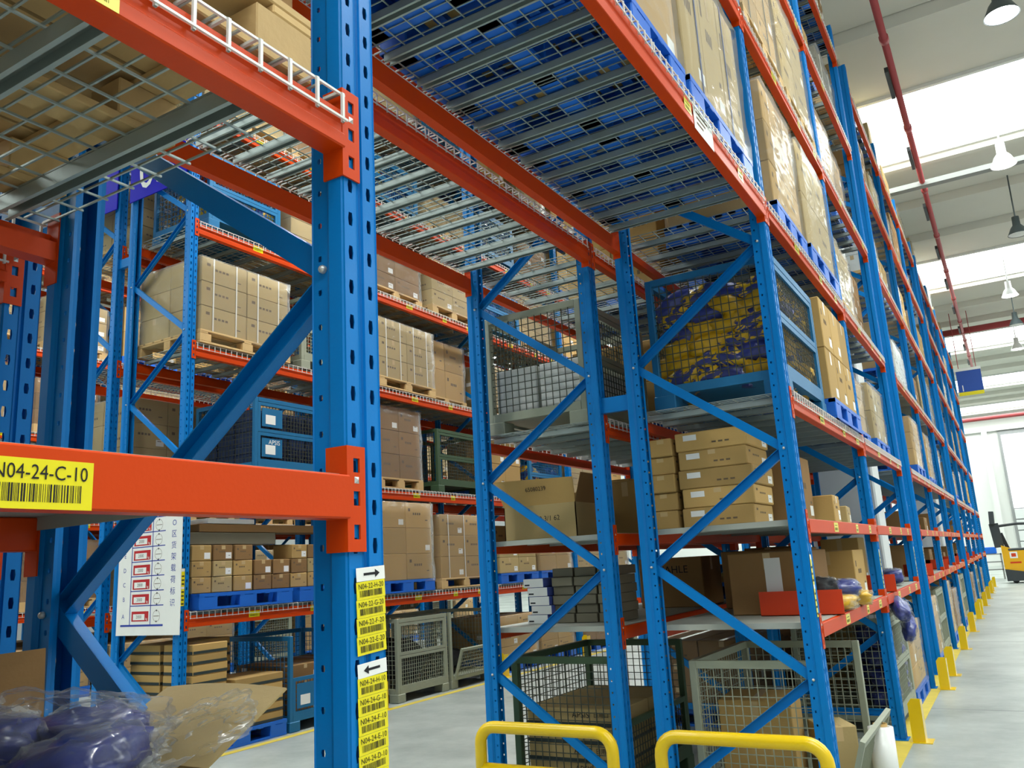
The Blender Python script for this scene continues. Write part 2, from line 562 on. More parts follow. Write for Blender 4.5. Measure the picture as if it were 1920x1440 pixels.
def beam_mesh(ln, kind):
    if kind == 'tunnel':
        z0, z1 = 0.034, 0.158
    else:
        z0, z1 = (0.058 if kind != 'tall' else 0.030), 0.136
    if kind == 'panel':
        prof = [(0.010, z0+0.003), (0.010, z1-0.003), (0.007, z1), (-0.035, z1), (-0.038, z1-0.003), (-0.038, z0+0.003), (-0.035, z0), (0.007, z0)]
    else:                                           # step beam, with a shallow groove along its face
        zm = (z0+z1)/2
        prof = [(0.010, z0+0.003), (0.010, zm-0.012), (0.005, zm-0.006), (0.005, zm+0.010), (0.010, zm+0.016), (0.010, z1-0.003), (0.007, z1), (-0.012, z1), (-0.012, z1-0.028), (-0.042, z1-0.028), (-0.042, z0), (0.007, z0)]
    return MB().prism(prof[::-1], 0, ln).mesh('beam', 'orange_paint')
def deck_mesh(w):
    q = MB()
    n = max(2, round(w/0.05))
    for i in range(n+1):
        y = 0.012+(w-0.024)*i/n
        q.wire([(0.010, y, 0.0), (-1.010, y, 0.0)], 0.0024)
    n = max(2, round(w/0.075))
    for i in range(n+1):                       # turned-down ends hooked over the beam face
        y = 0.014+(w-0.028)*i/n
        for sx in (1, -1):
            xo = 0.017 if sx > 0 else -1.017
            q.wire([(xo, y, -0.066), (xo, y, -0.004), (xo-sx*0.012, y, 0.002), (xo-sx*0.05, y, 0.002)], 0.0032, 1)
    for x, z, m in [(0.020, -0.060, 1), (-1.020, -0.060, 1), (0.012, -0.003, 1), (-1.012, -0.003, 1)]+[(-0.045-0.101*i, -0.0045, 0) for i in range(10)]:
        q.wire([(x, 0.004, z), (x, w-0.004, z)], 0.0026, m)
    return q.mesh('wire_deck', ['galvanised', 'wire_lit'])
BAR = MB().box(-0.965, -0.035, -0.022, 0.022, -0.010, -0.0075).box(-0.965, -0.035, -0.022, -0.0195, -0.040, -0.0075).box(-0.965, -0.035, 0.0195, 0.022, -0.040, -0.0075).box(-0.965, -0.035, -0.022, -0.012, -0.042, -0.0395).box(-0.965, -0.035, 0.012, 0.022, -0.042, -0.0395).mesh('support_bar', 'galvanised')
def panel_mesh(w):
    q = MB().box(-0.995, -0.012, 0.002, w-0.002, -0.003, 0.0)
    q.box(-0.995, -0.012, 0.002, 0.005, -0.034, -0.003).box(-0.995, -0.012, w-0.005, w-0.002, -0.034, -0.003)
    q.box(-0.9, -0.1, w/2-0.03, w/2+0.03, -0.028, -0.003)
    return q.mesh('shelf_panel', 'shelf_sheet')
def sticker(w, h, code=None, bars=True, blank=False, seed=0):
    """yellow location label facing +x, centred, text reads along +y"""
    q = MB()
    q.plate((0, -w/2, -h/2), (0, 1, 0), (0, 0, 1), w, h, 0.0006)
    o, r, u = (0.0006, 0, 0), (0, 1, 0), (0, 0, 1)
    rr = random.Random(seed+5)
    if code:
        tw = max(v_[0] for v_ in text_geo(code, h*0.42)[0])*2
        q.text(code, h*0.42, (0.0006, 0, h*0.22), r, u, 1, sx=0.88*w/tw)
        by, bh = -h*0.36, h*0.36
    else:
        by, bh = -h*0.34, h*0.30
        q.rect(o, r, u, -w*0.34, h*0.16, w*0.60, h*0.08, 0.0004, 2)
    if code:
        x = -w*0.40
        while x < w*0.38:
            bw = rr.choice((0.6, 0.6, 1.2, 1.8))*w/110
            q.rect(o, r, u, x, by, bw, bh, 0.0004, 1)
            x += bw+rr.choice((0.6, 0.6, 1.2))*w/80
    else:
        n_ = max(6, int(w/0.009))
        for i_ in range(n_):
            q.rect(o, r, u, -w*0.38+w*0.76*i_/n_, by, w*0.76/n_*rr.choice((0.3, 0.5, 0.65)), bh, 0.0004, 2)
    return q.mesh('location_label', ['label_yellow', 'print_black', 'label_print'])
LAB = [sticker(0.14, 0.060), sticker(0.10, 0.060), sticker(0.20, 0.05)]
LABSTRIP = MB().plate((0, -0.019, 0), (0, 1, 0), (0, 0, 1), 0.038, 0.34, 0.0006)
LABSTRIP.rect((0.0006, 0, 0), (0, 1, 0), (0, 0, 1), -0.017, 0.312, 0.034, 0.026, 0.0004, 1).rect((0.0006, 0, 0), (0, 1, 0), (0, 0, 1), -0.017, 0.152, 0.034, 0.022, 0.0004, 1)
for i in range(8):
    if i not in (4,):
        LABSTRIP.rect((0.0006, 0, 0), (0, 1, 0), (0, 0, 1), -0.014, 0.012+i*0.036, 0.028, 0.012, 0.0005, 2)
LABSTRIP = LABSTRIP.mesh('label_strip', ['label_yellow', 'paper_white', 'print_black'])

NODES = [(0.20, 'r'), (0.83, 'f'), (1.475, 'r'), (2.11, 'f'), (2.74, 'r'), (3.39, 'f'), (4.03, 'r'), (4.67, 'f'), (5.31, 'r'), (5.95, 'f'), (6.59, 'r'), (7.23, 'f'), (7.85, 'r')]
class Rack:
    def __init__(s, name, label, xf, d, ys, levels, bays=None, tunnel=(), bolts=(), strips=(), labels=True, panels=(0, 1), det=True, swap=False, group='blue and orange pallet racks'):
        s.xf, s.d, s.ys, s.lv = xf, d, ys, levels
        s.root = thing(name, label, 'pallet rack', (xf, ys[0] if d > 0 else ys[-1]+0.1, 0), group, 0 if d > 0 else PI)
        n = len(ys)
        s.ly = (lambda Y: Y-ys[0]) if d > 0 else (lambda Y: ys[-1]-Y)
        R = s.root
        for i, Y in enumerate(ys):
            l = s.ly(Y)
            a = ob('upright', POST, R, (0, l, 0))
            ob('base_plate', BASE, a)
            b = ob('upright', POST, R, (-1.0, l+0.1, 0), (0, 0, PI))
            ob('base_plate', BASE, b)
            for k in range(len(NODES)-1):
                (za, sa), (zb, sb) = NODES[k], NODES[k+1]
                zf, zr = (za, zb) if (sa == 'f') != swap else (zb, za)
                up_ = zr > zf
                me = shared(('brace', round(zr-zf, 3), up_), lambda: brace_mesh(0, zr-zf, not up_))
                ob('brace', me, R, (0, l, zf))
            for z in (0.20, 7.85):
                ob('brace', shared(('brace', 0, True), lambda: brace_mesh(0, 0, True)), R, (0, l, z))
            if i in bolts:
                for (z, sd) in NODES[:9]:
                    for yy, rx in ((0.011, PI/2), (0.089, -PI/2)):
                        ob('bolt', BOLT, R, (XF if (sd == 'f') != swap else XR, l+yy, z), (rx, 0, 0))
            if i in strips:
                ob('label_strip', LABSTRIP, R, (0.0032, l+(0.03 if d > 0 else 0.07), 1.16 if levels is NZ else 1.35))
        for i in range(n-1):
            if bays is not None and i not in bays:
                continue
            la, lb = s.ly(ys[i]), s.ly(ys[i+1])
            y0, y1 = min(la, lb)+0.1, max(la, lb)
            ln = y1-y0
            tun = i in tunnel
            for k, z in enumerate(levels):
                if tun and k < 3:
                    continue
                kind = 'tunnel' if tun else ('panel' if (k in panels) else ('tall' if levels is OZ else 'step'))
                me = shared(('beam', round(ln, 3), kind), lambda: beam_mesh(ln, kind))
                for rear in (0, 1):
                    bo = ob('beam', me, R, (0, y0, z) if not rear else (-1.0, y1, z), (0, 0, PI if rear else 0))
                    ob('connector', CONN[True], bo)
                    ob('connector', CONN[False], bo, (0, ln, 0))
                    if not rear and labels and not (s.xf == 0.0 and ys[0] < 0 and i == 0 and k < 3):
                        zl = 0.097 if not tun else 0.096
                        for fr, v in ((0.30, 0), (0.62, 1), (0.86, 1 if k % 2 else 0)):
                            ob('location_label', LAB[v], bo, (0.0105, ln*fr+0.03*((i*3+k) % 3), zl))
                zt = z+(0.158 if tun else 0.136)
                npn = 4 if tun else 3
                pw = ln/npn
                for j in range(npn):
                    if kind == 'panel':
                        ob('shelf_panel', shared(('panel', round(pw, 3)), lambda: panel_mesh(pw)), R, (0, y0+j*pw, zt+0.004))
                    else:
                        de = ob('wire_deck', shared(('deck', round(pw, 3)), lambda: deck_mesh(pw)), R, (0, y0+j*pw, zt+0.034), kind='stuff')
                        if det:
                            nb = round(pw/(0.24 if tun else 0.30))
                            for b in range(nb):
                                ob('support_bar', BAR, de, (0, pw*(b+0.5)/nb, 0))
    def deck_z(s, k, tun=False):
        return s.lv[k]+(0.197 if tun else (0.141 if s.lv is NZ and k < 2 else 0.175))

YA = [-2.8, -0.1, T, T+L, T+2*L]
G = 1.05
YB = [YA[-1]+G+i*L for i in range(4)]
YC = [YB[-1]+G+i*L for i in range(4)]
YD = [YC[-1]+G+i*L for i in range(2)]
rN = Rack('pallet_rack', 'blue and orange rack at front with drive-through tunnel, facing the right aisle', 0.0, 1, YA, NZ, tunnel=(1,), bolts=(1, 2, 3), strips=(2, 3, 4), labels=True)
rNB = Rack('pallet_rack', 'second rack section along the right aisle, beyond the white column', 0.0, 1, YB, NZ, strips=(0, 1, 2))
rNC = Rack('pallet_rack', 'third rack section along the right aisle', 0.0, 1, YC, NZ, det=False)
rND = Rack('pallet_rack', 'last rack section at the far end of the right aisle', 0.0, 1, YD, NZ, det=False)
rQ = Rack('pallet_rack', 'rear rack standing back to back with the front tunnel rack', XQ, -1, YA, NZ, tunnel=(1,), bolts=(2,), strips=(2,))
rQB = Rack('pallet_rack', 'rear rack behind the second rack section of the right aisle', XQ, -1, YB, NZ, det=False)
YO = [3.97+i*L for i in range(5)]
rO = Rack('pallet_rack', 'rack seen through the tunnel with white load board on its end', XO, 1, YO, OZ, panels=(), bolts=(0,), strips=(0, 2), swap=True)
rO2 = Rack('pallet_rack', 'rack back to back behind the rack carrying the load board', XO2, -1, YO, OZ, panels=(), det=False)
YP = [1.44+i*L for i in range(7)]
rP = Rack('pallet_rack', 'far rack one aisle beyond the load board rack', XP, 1, YP, OZ, panels=(), det=False)
rP2 = Rack('pallet_rack', 'rack back to back behind the far rack', XP-2.2, -1, YP, OZ, panels=(), det=False, labels=False)
# row spacers tying the two N rows and the two O rows together
SPC = MB().box(0, 0.2, 0.03, 0.07, -0.05, 0.05).box(0, 0.004, 0.01, 0.09, -0.06, 0.06).box(0.196, 0.2, 0.01, 0.09, -0.06, 0.06).mesh('row_spacer', 'blue_paint')
for r, x0, ysl in ((rN, -1.2, YA[1:]), (rO, -6.92, YO)):
    for Y in ysl:
        for z in (2.53, 5.0, 7.4):
            ob('row_spacer', SPC, r.root, (x0-r.xf, r.ly(Y), z))

# ------------------------------------------------------------------ goods: cartons, pallets, film, cages, bags
def carton_mesh(dx, dy, dz, cm='cardboard', var=0):
    q = MB().box(-dx/2, dx/2, -dy/2, dy/2, 0, dz, 0, min(0.006, dz*0.06))
    if var & 8:
        return q.mesh('carton', [cm, 'tape', 'paper_white', 'print_grey'])
    t = 0.0008
    if dy >= dx:
        q.box(-0.024, 0.024, -dy/2+0.006, dy/2-0.006, dz, dz+t, 1)
        q.box(-0.024, 0.024, -dy/2-t, -dy/2, dz*0.72, dz-0.006, 1)
        q.box(-0.024, 0.024, dy/2, dy/2+t, dz*0.72, dz-0.006, 1)
    else:
        q.box(-dx/2+0.006, dx/2-0.006, -0.024, 0.024, dz, dz+t, 1)
        q.box(dx/2, dx/2+t, -0.024, 0.024, dz*0.72, dz-0.006, 1)
    o, r, u = (dx/2, 0, 0), (0, 1, 0), (0, 0, 1)
    if var & 1 and dz > 0.1:
        w = min(0.10, dy*0.3)
        q.rect(o, r, u, dy*0.42-w, dz*0.12, w, min(0.07, dz*0.4), 0.0008, 2)
    if var & 2 and dz > 0.1:
        for i in range(4):
            q.rect(o, r, u, -dy*0.22+i*dy*0.08, dz*0.52, dy*0.055, dz*0.09, 0.0008, 3)
        q.rect(o, r, u, -dy*0.40, dz*0.66, dy*0.08, dz*0.12, 0.0008, 3)
        q.rect(o, r, u, dy*0.26, dz*0.30, dy*0.10, dz*0.04, 0.0008, 3)
    if var & 4 and dz > 0.1:
        o, r = (0, -dy/2, 0), (1, 0, 0)
        w = min(0.09, dx*0.3)
        q.rect(o, r, u, -dx*0.38, dz*0.55, w, min(0.06, dz*0.3), 0.0008, 2)
        for i in range(3):
            q.rect(o, r, u, dx*0.02+i*dx*0.09, dz*0.30, dx*0.06, dz*0.09, 0.0008, 3)
    return q.mesh('carton', [cm, 'tape', 'paper_white', 'print_grey'])
def carton_me(dx, dy, dz, cm, var):
    k = ('carton', round(dx, 3), round(dy, 3), round(dz, 3), cm, var)
    return shared(k, lambda: carton_mesh(k[1], k[2], k[3], cm, var))
def carton(label, x0, x1, y0, y1, z0, z1, cm='cardboard', var=1, rot=0.0, group=None, name='carton'):
    o = ob(name, carton_me(x1-x0, y1-y0, z1-z0, cm, var), None, ((x0+x1)/2, (y0+y1)/2, z0), (0, 0, rot))
    return tag(o, label, 'box', group)
def blue_pallet_mesh(dx, dy):
    q = MB()
    h = 0.15
    for i in range(9):
        x = -dx/2+(dx-0.05)*i/8
        q.box(x, x+0.05, -dy/2, dy/2, h-0.03, h)
    for i in range(8):
        y = -dy/2+(dy-0.06)*i/7
        q.box(-dx/2+0.001, dx/2-0.001, y, y+0.06, h-0.036, h-0.002)
    for sx in (-1, 0, 1):
        for sy in (-1, 0, 1):
            cx, cy = sx*(dx/2-0.075), sy*(dy/2-0.11)
            q.box(cx-0.0735, cx+0.0735, cy-0.108, cy+0.108, 0.012, h-0.03, 0, 0.006)
        q.box(sx*(dx/2-0.06)-0.058, sx*(dx/2-0.06)+0.058, -dy/2+0.004, dy/2-0.004, 0, 0.02)
    for sy in (-1, 0, 1):
        q.box(-dx/2+0.004, dx/2-0.004, sy*(dy/2-0.07)-0.06, sy*(dy/2-0.07)+0.06, 0, 0.019)
    return q.mesh('pallet', 'pallet_blue')
def wood_parts(dx, dy):
    bx = lambda *a: MB().box(*a, 0, 0.003)
    P = {}
    P['bottom'] = bx(-0.05, 0.05, -dy/2, dy/2, 0, 0.02).mesh('pallet', 'pallet_wood')
    P['block'] = bx(-0.05, 0.05, -0.07, 0.07, 0.02, 0.10).mesh('block', 'pallet_wood')
    P['stringer'] = bx(-dx/2, dx/2, -0.05, 0.05, 0.10, 0.12).mesh('stringer', 'pallet_wood')
    P['top_board'] = bx(-0.06, 0.06, -dy/2, dy/2, 0.12, 0.14).mesh('top_board', 'pallet_wood')
    return P
def wood_one(dx, dy):
    q = MB()
    for sx in (-1, 0, 1):
        cx = sx*(dx/2-0.05)
        q.box(cx-0.05, cx+0.05, -dy/2, dy/2, 0, 0.021)
        for sy in (-1, 0, 1):
            cy = sy*(dy/2-0.07)
            q.box(cx-0.049, cx+0.049, cy-0.07, cy+0.07, 0.02, 0.101)
    for sy in (-1, 0, 1):
        q.box(-dx/2, dx/2, sy*(dy/2-0.05)-0.05, sy*(dy/2-0.05)+0.05, 0.10, 0.121)
    for i in range(7):
        x = -dx/2+0.06+(dx-0.12)*i/6
        q.box(x-0.058, x+0.058, -dy/2, dy/2, 0.12, 0.14)
    return q.mesh('pallet', 'pallet_wood')
def add_pallet(parent, kind, dx, dy, det, loc=(0, 0, 0)):
    dx, dy = round(dx, 2), round(dy, 2)
    if kind == 'blue':
        return ob('pallet', shared(('bp', dx, dy), lambda: blue_pallet_mesh(dx, dy)), parent, loc, label='blue plastic pallet'), 0.15
    if not det:
        return ob('pallet', shared(('wp1', dx, dy), lambda: wood_one(dx, dy)), parent, loc, label='wooden pallet'), 0.14
    P = shared(('wp', dx, dy), lambda: wood_parts(dx, dy))
    p = ob('pallet', P['bottom'], parent, loc, label='wooden pallet')
    for sx in (-1, 0, 1):
        if sx:
            ob('bottom_board', P['bottom'], p, (sx*(dx/2-0.05), 0, 0))
        for sy in (-1, 0, 1):
            ob('block', P['block'], p, (sx*(dx/2-0.05), sy*(dy/2-0.07), 0))
    for sy in (-1, 0, 1):
        ob('stringer', P['stringer'], p, (0, sy*(dy/2-0.05), 0))
    for i in range(7):
        ob('top_board', P['top_board'], p, (-dx/2+0.06+(dx-0.12)*i/6, 0, 0))
    return p, 0.14
def film_mesh(dx, dy, h, seed):
    q = MB()
    rr = random.Random(seed)
    off = Vector((rr.uniform(0, 50), rr.uniform(0, 50), rr.uniform(0, 50)))
    hx, hy = dx/2+0.006, dy/2+0.006
    per = []
    nseg = 6
    for (a, b) in (((hx, -hy), (hx, hy)), ((hx, hy), (-hx, hy)), ((-hx, hy), (-hx, -hy)), ((-hx, -hy), (hx, -hy))):
        for i in range(nseg):
            t = i/nseg
            per.append((a[0]+(b[0]-a[0])*t, a[1]+(b[1]-a[1])*t))
    nz_, n = 7, len(per)
    vs, fs = [], []
    for k in range(nz_+2):
        z = -0.03+(h+0.03)*min(k, nz_)/nz_
        s = 1.0 if k <= nz_ else 0.80
        for (x, y) in per:
            p = Vector((x, y, z))
            nn = noise.noise(p*4.5+off)*0.012+noise.noise(p*11+off)*0.006
            d = Vector((x/hx if abs(x) > hx*0.99 else 0, y/hy if abs(y) > hy*0.99 else 0, 0))
            q_ = Vector((x*s, y*s, z+(0.004 if k > nz_ else 0)))+d*(0.010+nn)
            vs.append(q_)
    for k in range(nz_+1):
        for i in range(n):
            fs.append((k*n+i, k*n+(i+1) % n, (k+1)*n+(i+1) % n, (k+1)*n+i))
    return q.add(vs, fs).mesh('film', 'stretch_film', True)
def pallet_load(label, x0, x1, y0, y1, z, h, pallet='wood', grid=(2, 2, 3), cm='cardboard', wrap=True, straps=0, det=False, group=None, smat='strap_white', jit=0.006, var=None, name='pallet_load'):
    cx, cy, dx, dy = (x0+x1)/2, (y0+y1)/2, x1-x0, y1-y0
    R = thing(name, label, 'pallet load', (cx, cy, z), group)
    ph = 0.0
    if pallet:
        _, ph = add_pallet(R, pallet, dx, dy, det)
    nx, ny, nz_ = grid
    lx, ly, lz = dx-0.04, dy-0.04, h-ph
    for k in range(nz_):
        for i in range(nx):
            for j in range(ny):
                if nx > 2 and 0 < i < nx-1 and 0 < j < ny-1 and k < nz_-1:
                    continue
                v = rnd.choice((0, 1, 2, 3, 6, 7)) if var is None else var
                me = carton_me(lx/nx-0.006, ly/ny-0.006, lz/nz_-0.002, cm, v)
                ob('carton', me, R, (-lx/2+lx*(i+0.5)/nx+rnd.uniform(-jit, jit)*0.4, -ly/2+ly*(j+0.5)/ny+rnd.uniform(-jit, jit)*0.4, ph+lz*k/nz_))
    if straps:
        for s_ in range(straps):
            yy = -ly/2+ly*(s_+0.5)/straps
            q = MB().box(lx/2+0.001, lx/2+0.004, yy-0.008, yy+0.008, ph-0.02, ph+lz+0.003).box(-lx/2, lx/2+0.004, yy-0.008, yy+0.008, ph+lz, ph+lz+0.003)
            ob('strap', q.mesh('strap', smat), R)
    if wrap:
        sd = rnd.randrange(4)
        k = ('film', round(lx, 2), round(ly, 2), round(lz, 2), sd)
        ob('film', shared(k, lambda: film_mesh(k[1], k[2], k[3], sd)), R, (0, 0, ph), label='clear stretch film')
    return R
def lump_mesh(seed, sub=3, amp=0.30, box=0.6, mats='bag_blue', fq=1.7):
    bm = bmesh.new()
    bmesh.ops.create_icosphere(bm, subdivisions=sub, radius=1.0)
    off = Vector((seed*7.3, seed*3.1, seed*1.7))
    for v in bm.verts:
        p = v.co.normalized()
        m_ = max(abs(p.x), abs(p.y), abs(p.z))
        p = p.lerp(p/m_, box)
        n = noise.noise(p*fq+off)*amp+noise.noise(p*fq*2.7+off)*amp*0.5-abs(noise.noise(p*fq*1.9-off))*amp*0.8-abs(noise.noise(p*fq*4.3+off))*amp*0.3
        v.co = p*(0.86+n*0.6)
    me = bpy.data.meshes.new('bag')
    bm.to_mesh(me); bm.free()
    me.materials.append(M[mats])
    me.polygons.foreach_set('use_smooth', [True]*len(me.polygons))
    return me
def bag(label, c, s, mats, seed, rot=(0, 0, 0), group=None, name='bag', cat='bag', over=None, parent=None):
    me = shared(('lump', mats, seed), lambda: lump_mesh(seed, 3, 0.30, 0.6, mats))
    o = ob(name, me, parent, c, rot)
    o.scale = s
    if parent is None:
        tag(o, label, cat, group)
    if over:
        f = ob('film', shared(('lump', over, seed+40), lambda: lump_mesh(seed+40, 4, 0.34, 0.5, over, 2.2)), o)
        f.scale = (1.07, 1.07, 1.10)
    return o
def wire_panel(w, h, mats, pitch=0.05):
    q = MB()
    n = max(2, round(w/pitch))
    for i in range(1, n):
        q.wire([(w*i/n, 0, 0), (w*i/n, 0, h)], 0.0028)
    n = max(2, round(h/pitch))
    for i in range(1, n):
        q.wire([(0, 0.004, h*i/n), (w, 0.004, h*i/n)], 0.0028)
    return q.mesh('mesh_panel', mats)
def cage(label, x0, x1, y0, y1, z, h, m='cage_grey', wm=None, pitch=0.055, front='full', plate=False, group=None, base=True):
    """mesh box pallet: corner posts on feet, top and bottom rails, wire sides; front = +x side"""
    wm = wm or m
    dx, dy = x1-x0, y1-y0
    R = thing('wire_cage', label, 'wire cage', (x0, y0, z), group)
    fh, t = 0.10, 0.045
    for i, (px, py) in enumerate(((0, 0), (dx-t, 0), (0, dy-t), (dx-t, dy-t))):
        ob('post', shared(('cpost', m, round(h, 2)), lambda: MB().box(0, t, 0, t, 0.0, h, 0, 0.004).mesh('post', m)), R, (px, py, 0))
        ob('foot', shared(('cfoot', m), lambda: MB().box(-0.006, 0.14, -0.006, 0.14, 0, fh, 0, 0.006).mesh('foot', m)), R, (px if i % 2 == 0 else dx-0.134, py if i < 2 else dy-0.134, 0))
    for zz, hh in ((fh, 0.06), (h-0.045, 0.045)):
        for yy in (0, dy-0.04):
            ob('rail', MB().box(t, dx-t, yy, yy+0.04, zz, zz+hh).mesh('rail', m), R)
        for k, xx in enumerate((0, dx-0.04)):
            if k == 1 and front in ('half', 'fold') and zz > 0.3:
                continue
            ob('rail', MB().box(xx, xx+0.04, t, dy-t, zz, zz+hh).mesh('rail', m), R)
    if base:
        ob('base', MB().box(0.02, dx-0.02, 0.02, dy-0.02, fh+0.02, fh+0.032).mesh('base', m), R)
    ph = h-fh-0.105
    for yy in (0.015, dy-0.015):
        ob('mesh_panel', shared(('wp', round(dx-2*t, 3), round(ph, 3), wm, pitch), lambda: wire_panel(dx-2*t, ph, wm, pitch)), R, (t, yy, fh+0.06), kind='stuff')
    ob('mesh_panel', shared(('wp', round(dy-2*t, 3), round(ph, 3), wm, pitch), lambda: wire_panel(dy-2*t, ph, wm, pitch)), R, (0.015, t, fh+0.06), (0, 0, PI/2), kind='stuff')
    def gate(hh, loc, rx):
        g = ob('gate', MB().box(0, 0.03, 0, dy-2*t, 0, 0.035).mesh('gate', m), R, loc, rx)
        ob('gate_rail', MB().box(0, 0.03, 0, dy-2*t, hh-0.035, hh).mesh('gate_rail', m), g)
        for yy in (0, dy-2*t-0.035):
            ob('gate_rail', MB().box(0, 0.03, yy, yy+0.035, 0.035, hh-0.035).mesh('gate_rail', m), g)
        ob('mesh_panel', shared(('wp', round(dy-2*t-0.07, 3), round(hh-0.07, 3), wm, 0.045), lambda: wire_panel(dy-2*t-0.07, hh-0.07, wm, 0.045)), g, (0.015, 0.035, 0.035), (0, 0, PI/2), kind='stuff')
        if plate:
            ob('name_plate', MB().box(0.031, 0.034, 0.05, 0.34, 0.06, hh-0.06).mesh('name_plate', m), g)
            ob('paper', MB().box(0.0345, 0.0355, 0.10, 0.24, 0.09, 0.19).mesh('paper', 'paper_white'), g)
        return g
    if front == 'full':
        gate(ph/2-0.005, (dx-0.032, t, fh+0.06), (0, 0, 0))
        gate(ph/2-0.005, (dx-0.032, t, fh+0.06+ph/2), (0, 0, 0))
    elif front == 'half':
        gate(ph/2-0.005, (dx-0.032, t, fh+0.06), (0, 0, 0))
    elif front == 'fold':
        gate(ph*0.52, (dx+0.005, t, fh+0.03), (0, 0.32, 0))
    return R

ORD = ['first', 'second', 'third', 'fourth', 'fifth', 'sixth', 'seventh', 'eighth', 'ninth', 'tenth']
def fill(rack, phrase, bay, levels, kinds, group, hs=None, det=False, tun=False, n=2, skip=()):
    """two or three loads on each given level of a bay"""
    ys = rack.ys
    a, b = ys[bay]+0.1, ys[bay+1]
    x1 = rack.xf+(0.0 if rack.d > 0 else 1.0)
    x0 = x1-1.0
    w = (b-a)/n
    for k in levels:
        for j in range(n):
            if (k, j) in skip:
                continue
            kind = rnd.choice(kinds)
            z = rack.deck_z(k, tun)+0.003
            top = rack.lv[k+1]+0.03 if k+1 < len(rack.lv) else z+1.1
            H = (top-z-0.06)*rnd.uniform(0.60, 0.95)
            H = min(H, 1.12)
            half = ('near', 'far')[j] if n == 2 else ('near', 'middle', 'far')[j]
            where = '%s shelf, %s bay, %s %s, %s' % (ORD[k], ORD[bay], half, 'half' if n == 2 else 'third', phrase)
            y0, y1 = a+w*j+0.05, a+w*(j+1)-0.05
            if y1-y0 > 1.2:
                m_ = (y0+y1)/2; y0, y1 = m_-0.6, m_+0.6
            sh_ = rnd.uniform(0, 0.10)
            xa, xb = x0+0.03+(0 if rack.d > 0 else sh_), x1-0.02-(sh_ if rack.d > 0 else 0)
            if n == 2 and rnd.random() < 0.5:
                y0, y1 = y0+rnd.uniform(0, 0.12), y1-rnd.uniform(0, 0.12)
            gname = group
            if kind == 'cage':
                cg = cage('blue wire cage, '+where, xa, xb-0.02, y0, y1, z, min(0.85, H), 'cage_blue', None, 0.06, group='wire cages stored on the racks')
                for t_ in range(3):
                    bag('', (0.5, 0.25+0.35*t_, 0.42), (0.40, 0.19, 0.26), rnd.choice(('bag_blue', 'bag_mixed', 'goods_dark')), 1+t_, name='contents', parent=cg)
                continue
            pal, cm, wr, gr, st = {
                'bw': ('blue', 'cardboard', True, (2, 2, 3), 0), 'bp': ('blue', 'cardboard_pale', True, (2, 2, 2), 0),
                'ww': ('wood', 'cardboard_pale', True, (2, 2, 3), 0), 'ws': ('wood', 'cardboard_pale', True, (1, 2, 3), 4),
                'bd': ('blue', 'cardboard_dark', False, (2, 3, 3), 0), 'bo': ('blue', 'cardboard', False, (2, 2, 2), 0),
                'wd': ('wood', 'cardboard_dark', True, (2, 2, 3), 0), 'wh': ('wood', 'goods_white', True, (2, 2, 3), 0), 'wg': ('wood', 'goods_box_grey', True, (1, 2, 4), 2), 'pl': ('wood', 'pallet_wood', True, (1, 1, 6), 0), 'fx': ('wood', 'cardboard', True, (1, 2, 2), 0), 'fd': ('blue', 'cardboard_dark', False, (1, 2, 2), 0)}[kind]
            lb = '%scartons on %s pallet, %s' % ('wrapped ' if wr else 'loose ', 'blue' if pal == 'blue' else 'wooden', where)
            pallet_load(lb, xa, xb, y0, y1, z, H, pal, gr, cm, wr, st, det, gname)

def floor_goods(rack, phrase, bay, kinds, group):
    ys = rack.ys
    for j, kd in enumerate(kinds):
        a = ys[bay]+0.15+j*1.28
        x1 = rack.xf if rack.d > 0 else rack.xf+1.0
        where = 'on floor, %s bay, %s half, %s' % (ORD[bay], ('near', 'far')[j], phrase)
        if kd == 'cage':
            c_ = cage('grey wire cage '+where, x1-0.9, x1-0.05, a, a+1.15, 0.002, 0.9, 'cage_grey', None, 0.06, group='wire cages stored on the racks')
            bag('', (0.45, 0.55, 0.40), (0.34, 0.48, 0.26), 'goods_dark', j, name='contents', parent=c_)
        elif kd:
            pal, cm, wr = kd
            pallet_load('%scartons on %s pallet %s' % ('wrapped ' if wr else 'loose ', pal, where if pal != 'wood' else where), x1-0.98, x1-0.03, a, a+1.17, 0.002, rnd.uniform(0.7, 0.95), pal, (2, 2, 3), cm, wr, 0, False, group)

# ------------------------------------------------------------------ what stands in the racks
GL = 'pallet loads stored on the racks'
# --- front rack, tunnel bay and both bays after it
ZT = rN.deck_z(3, True)
pallet_load('strapped tall cartons on blue pallet above the tunnel, nearest the first full bay', -1.0, 0.0, 2.42, 3.56, ZT, 1.05, 'blue', (2, 3, 1), 'cardboard_pale', True, 2, False, GL, 'strap_blue')
pallet_load('loose cartons on blue pallet in the middle of the bridge over the tunnel', -1.0, -0.01, 1.25, 2.38, ZT, 0.95, 'blue', (2, 2, 2), 'cardboard', True, 0, False, GL)
pallet_load('cartons on blue pallet above the tunnel beside the nearest front upright', -1.0, -0.01, 0.06, 1.2, ZT, 0.9, 'blue', (2, 2, 2), 'cardboard', False, 0, False, GL)
fill(rN, 'front rack', 1, (4, 5), ['bw', 'bp', 'bd'], GL, tun=True, n=3)
fill(rN, 'front rack', 2, (5, 6), ['bw', 'bp', 'ww', 'bd'], GL)
fill(rN, 'front rack', 3, (2, 3, 4, 5, 6), ['bw', 'bp', 'bo', 'ww', 'bd', 'wg'], GL)
Z3, Z4, Z5 = rN.deck_z(2), rN.deck_z(3), rN.deck_z(4)
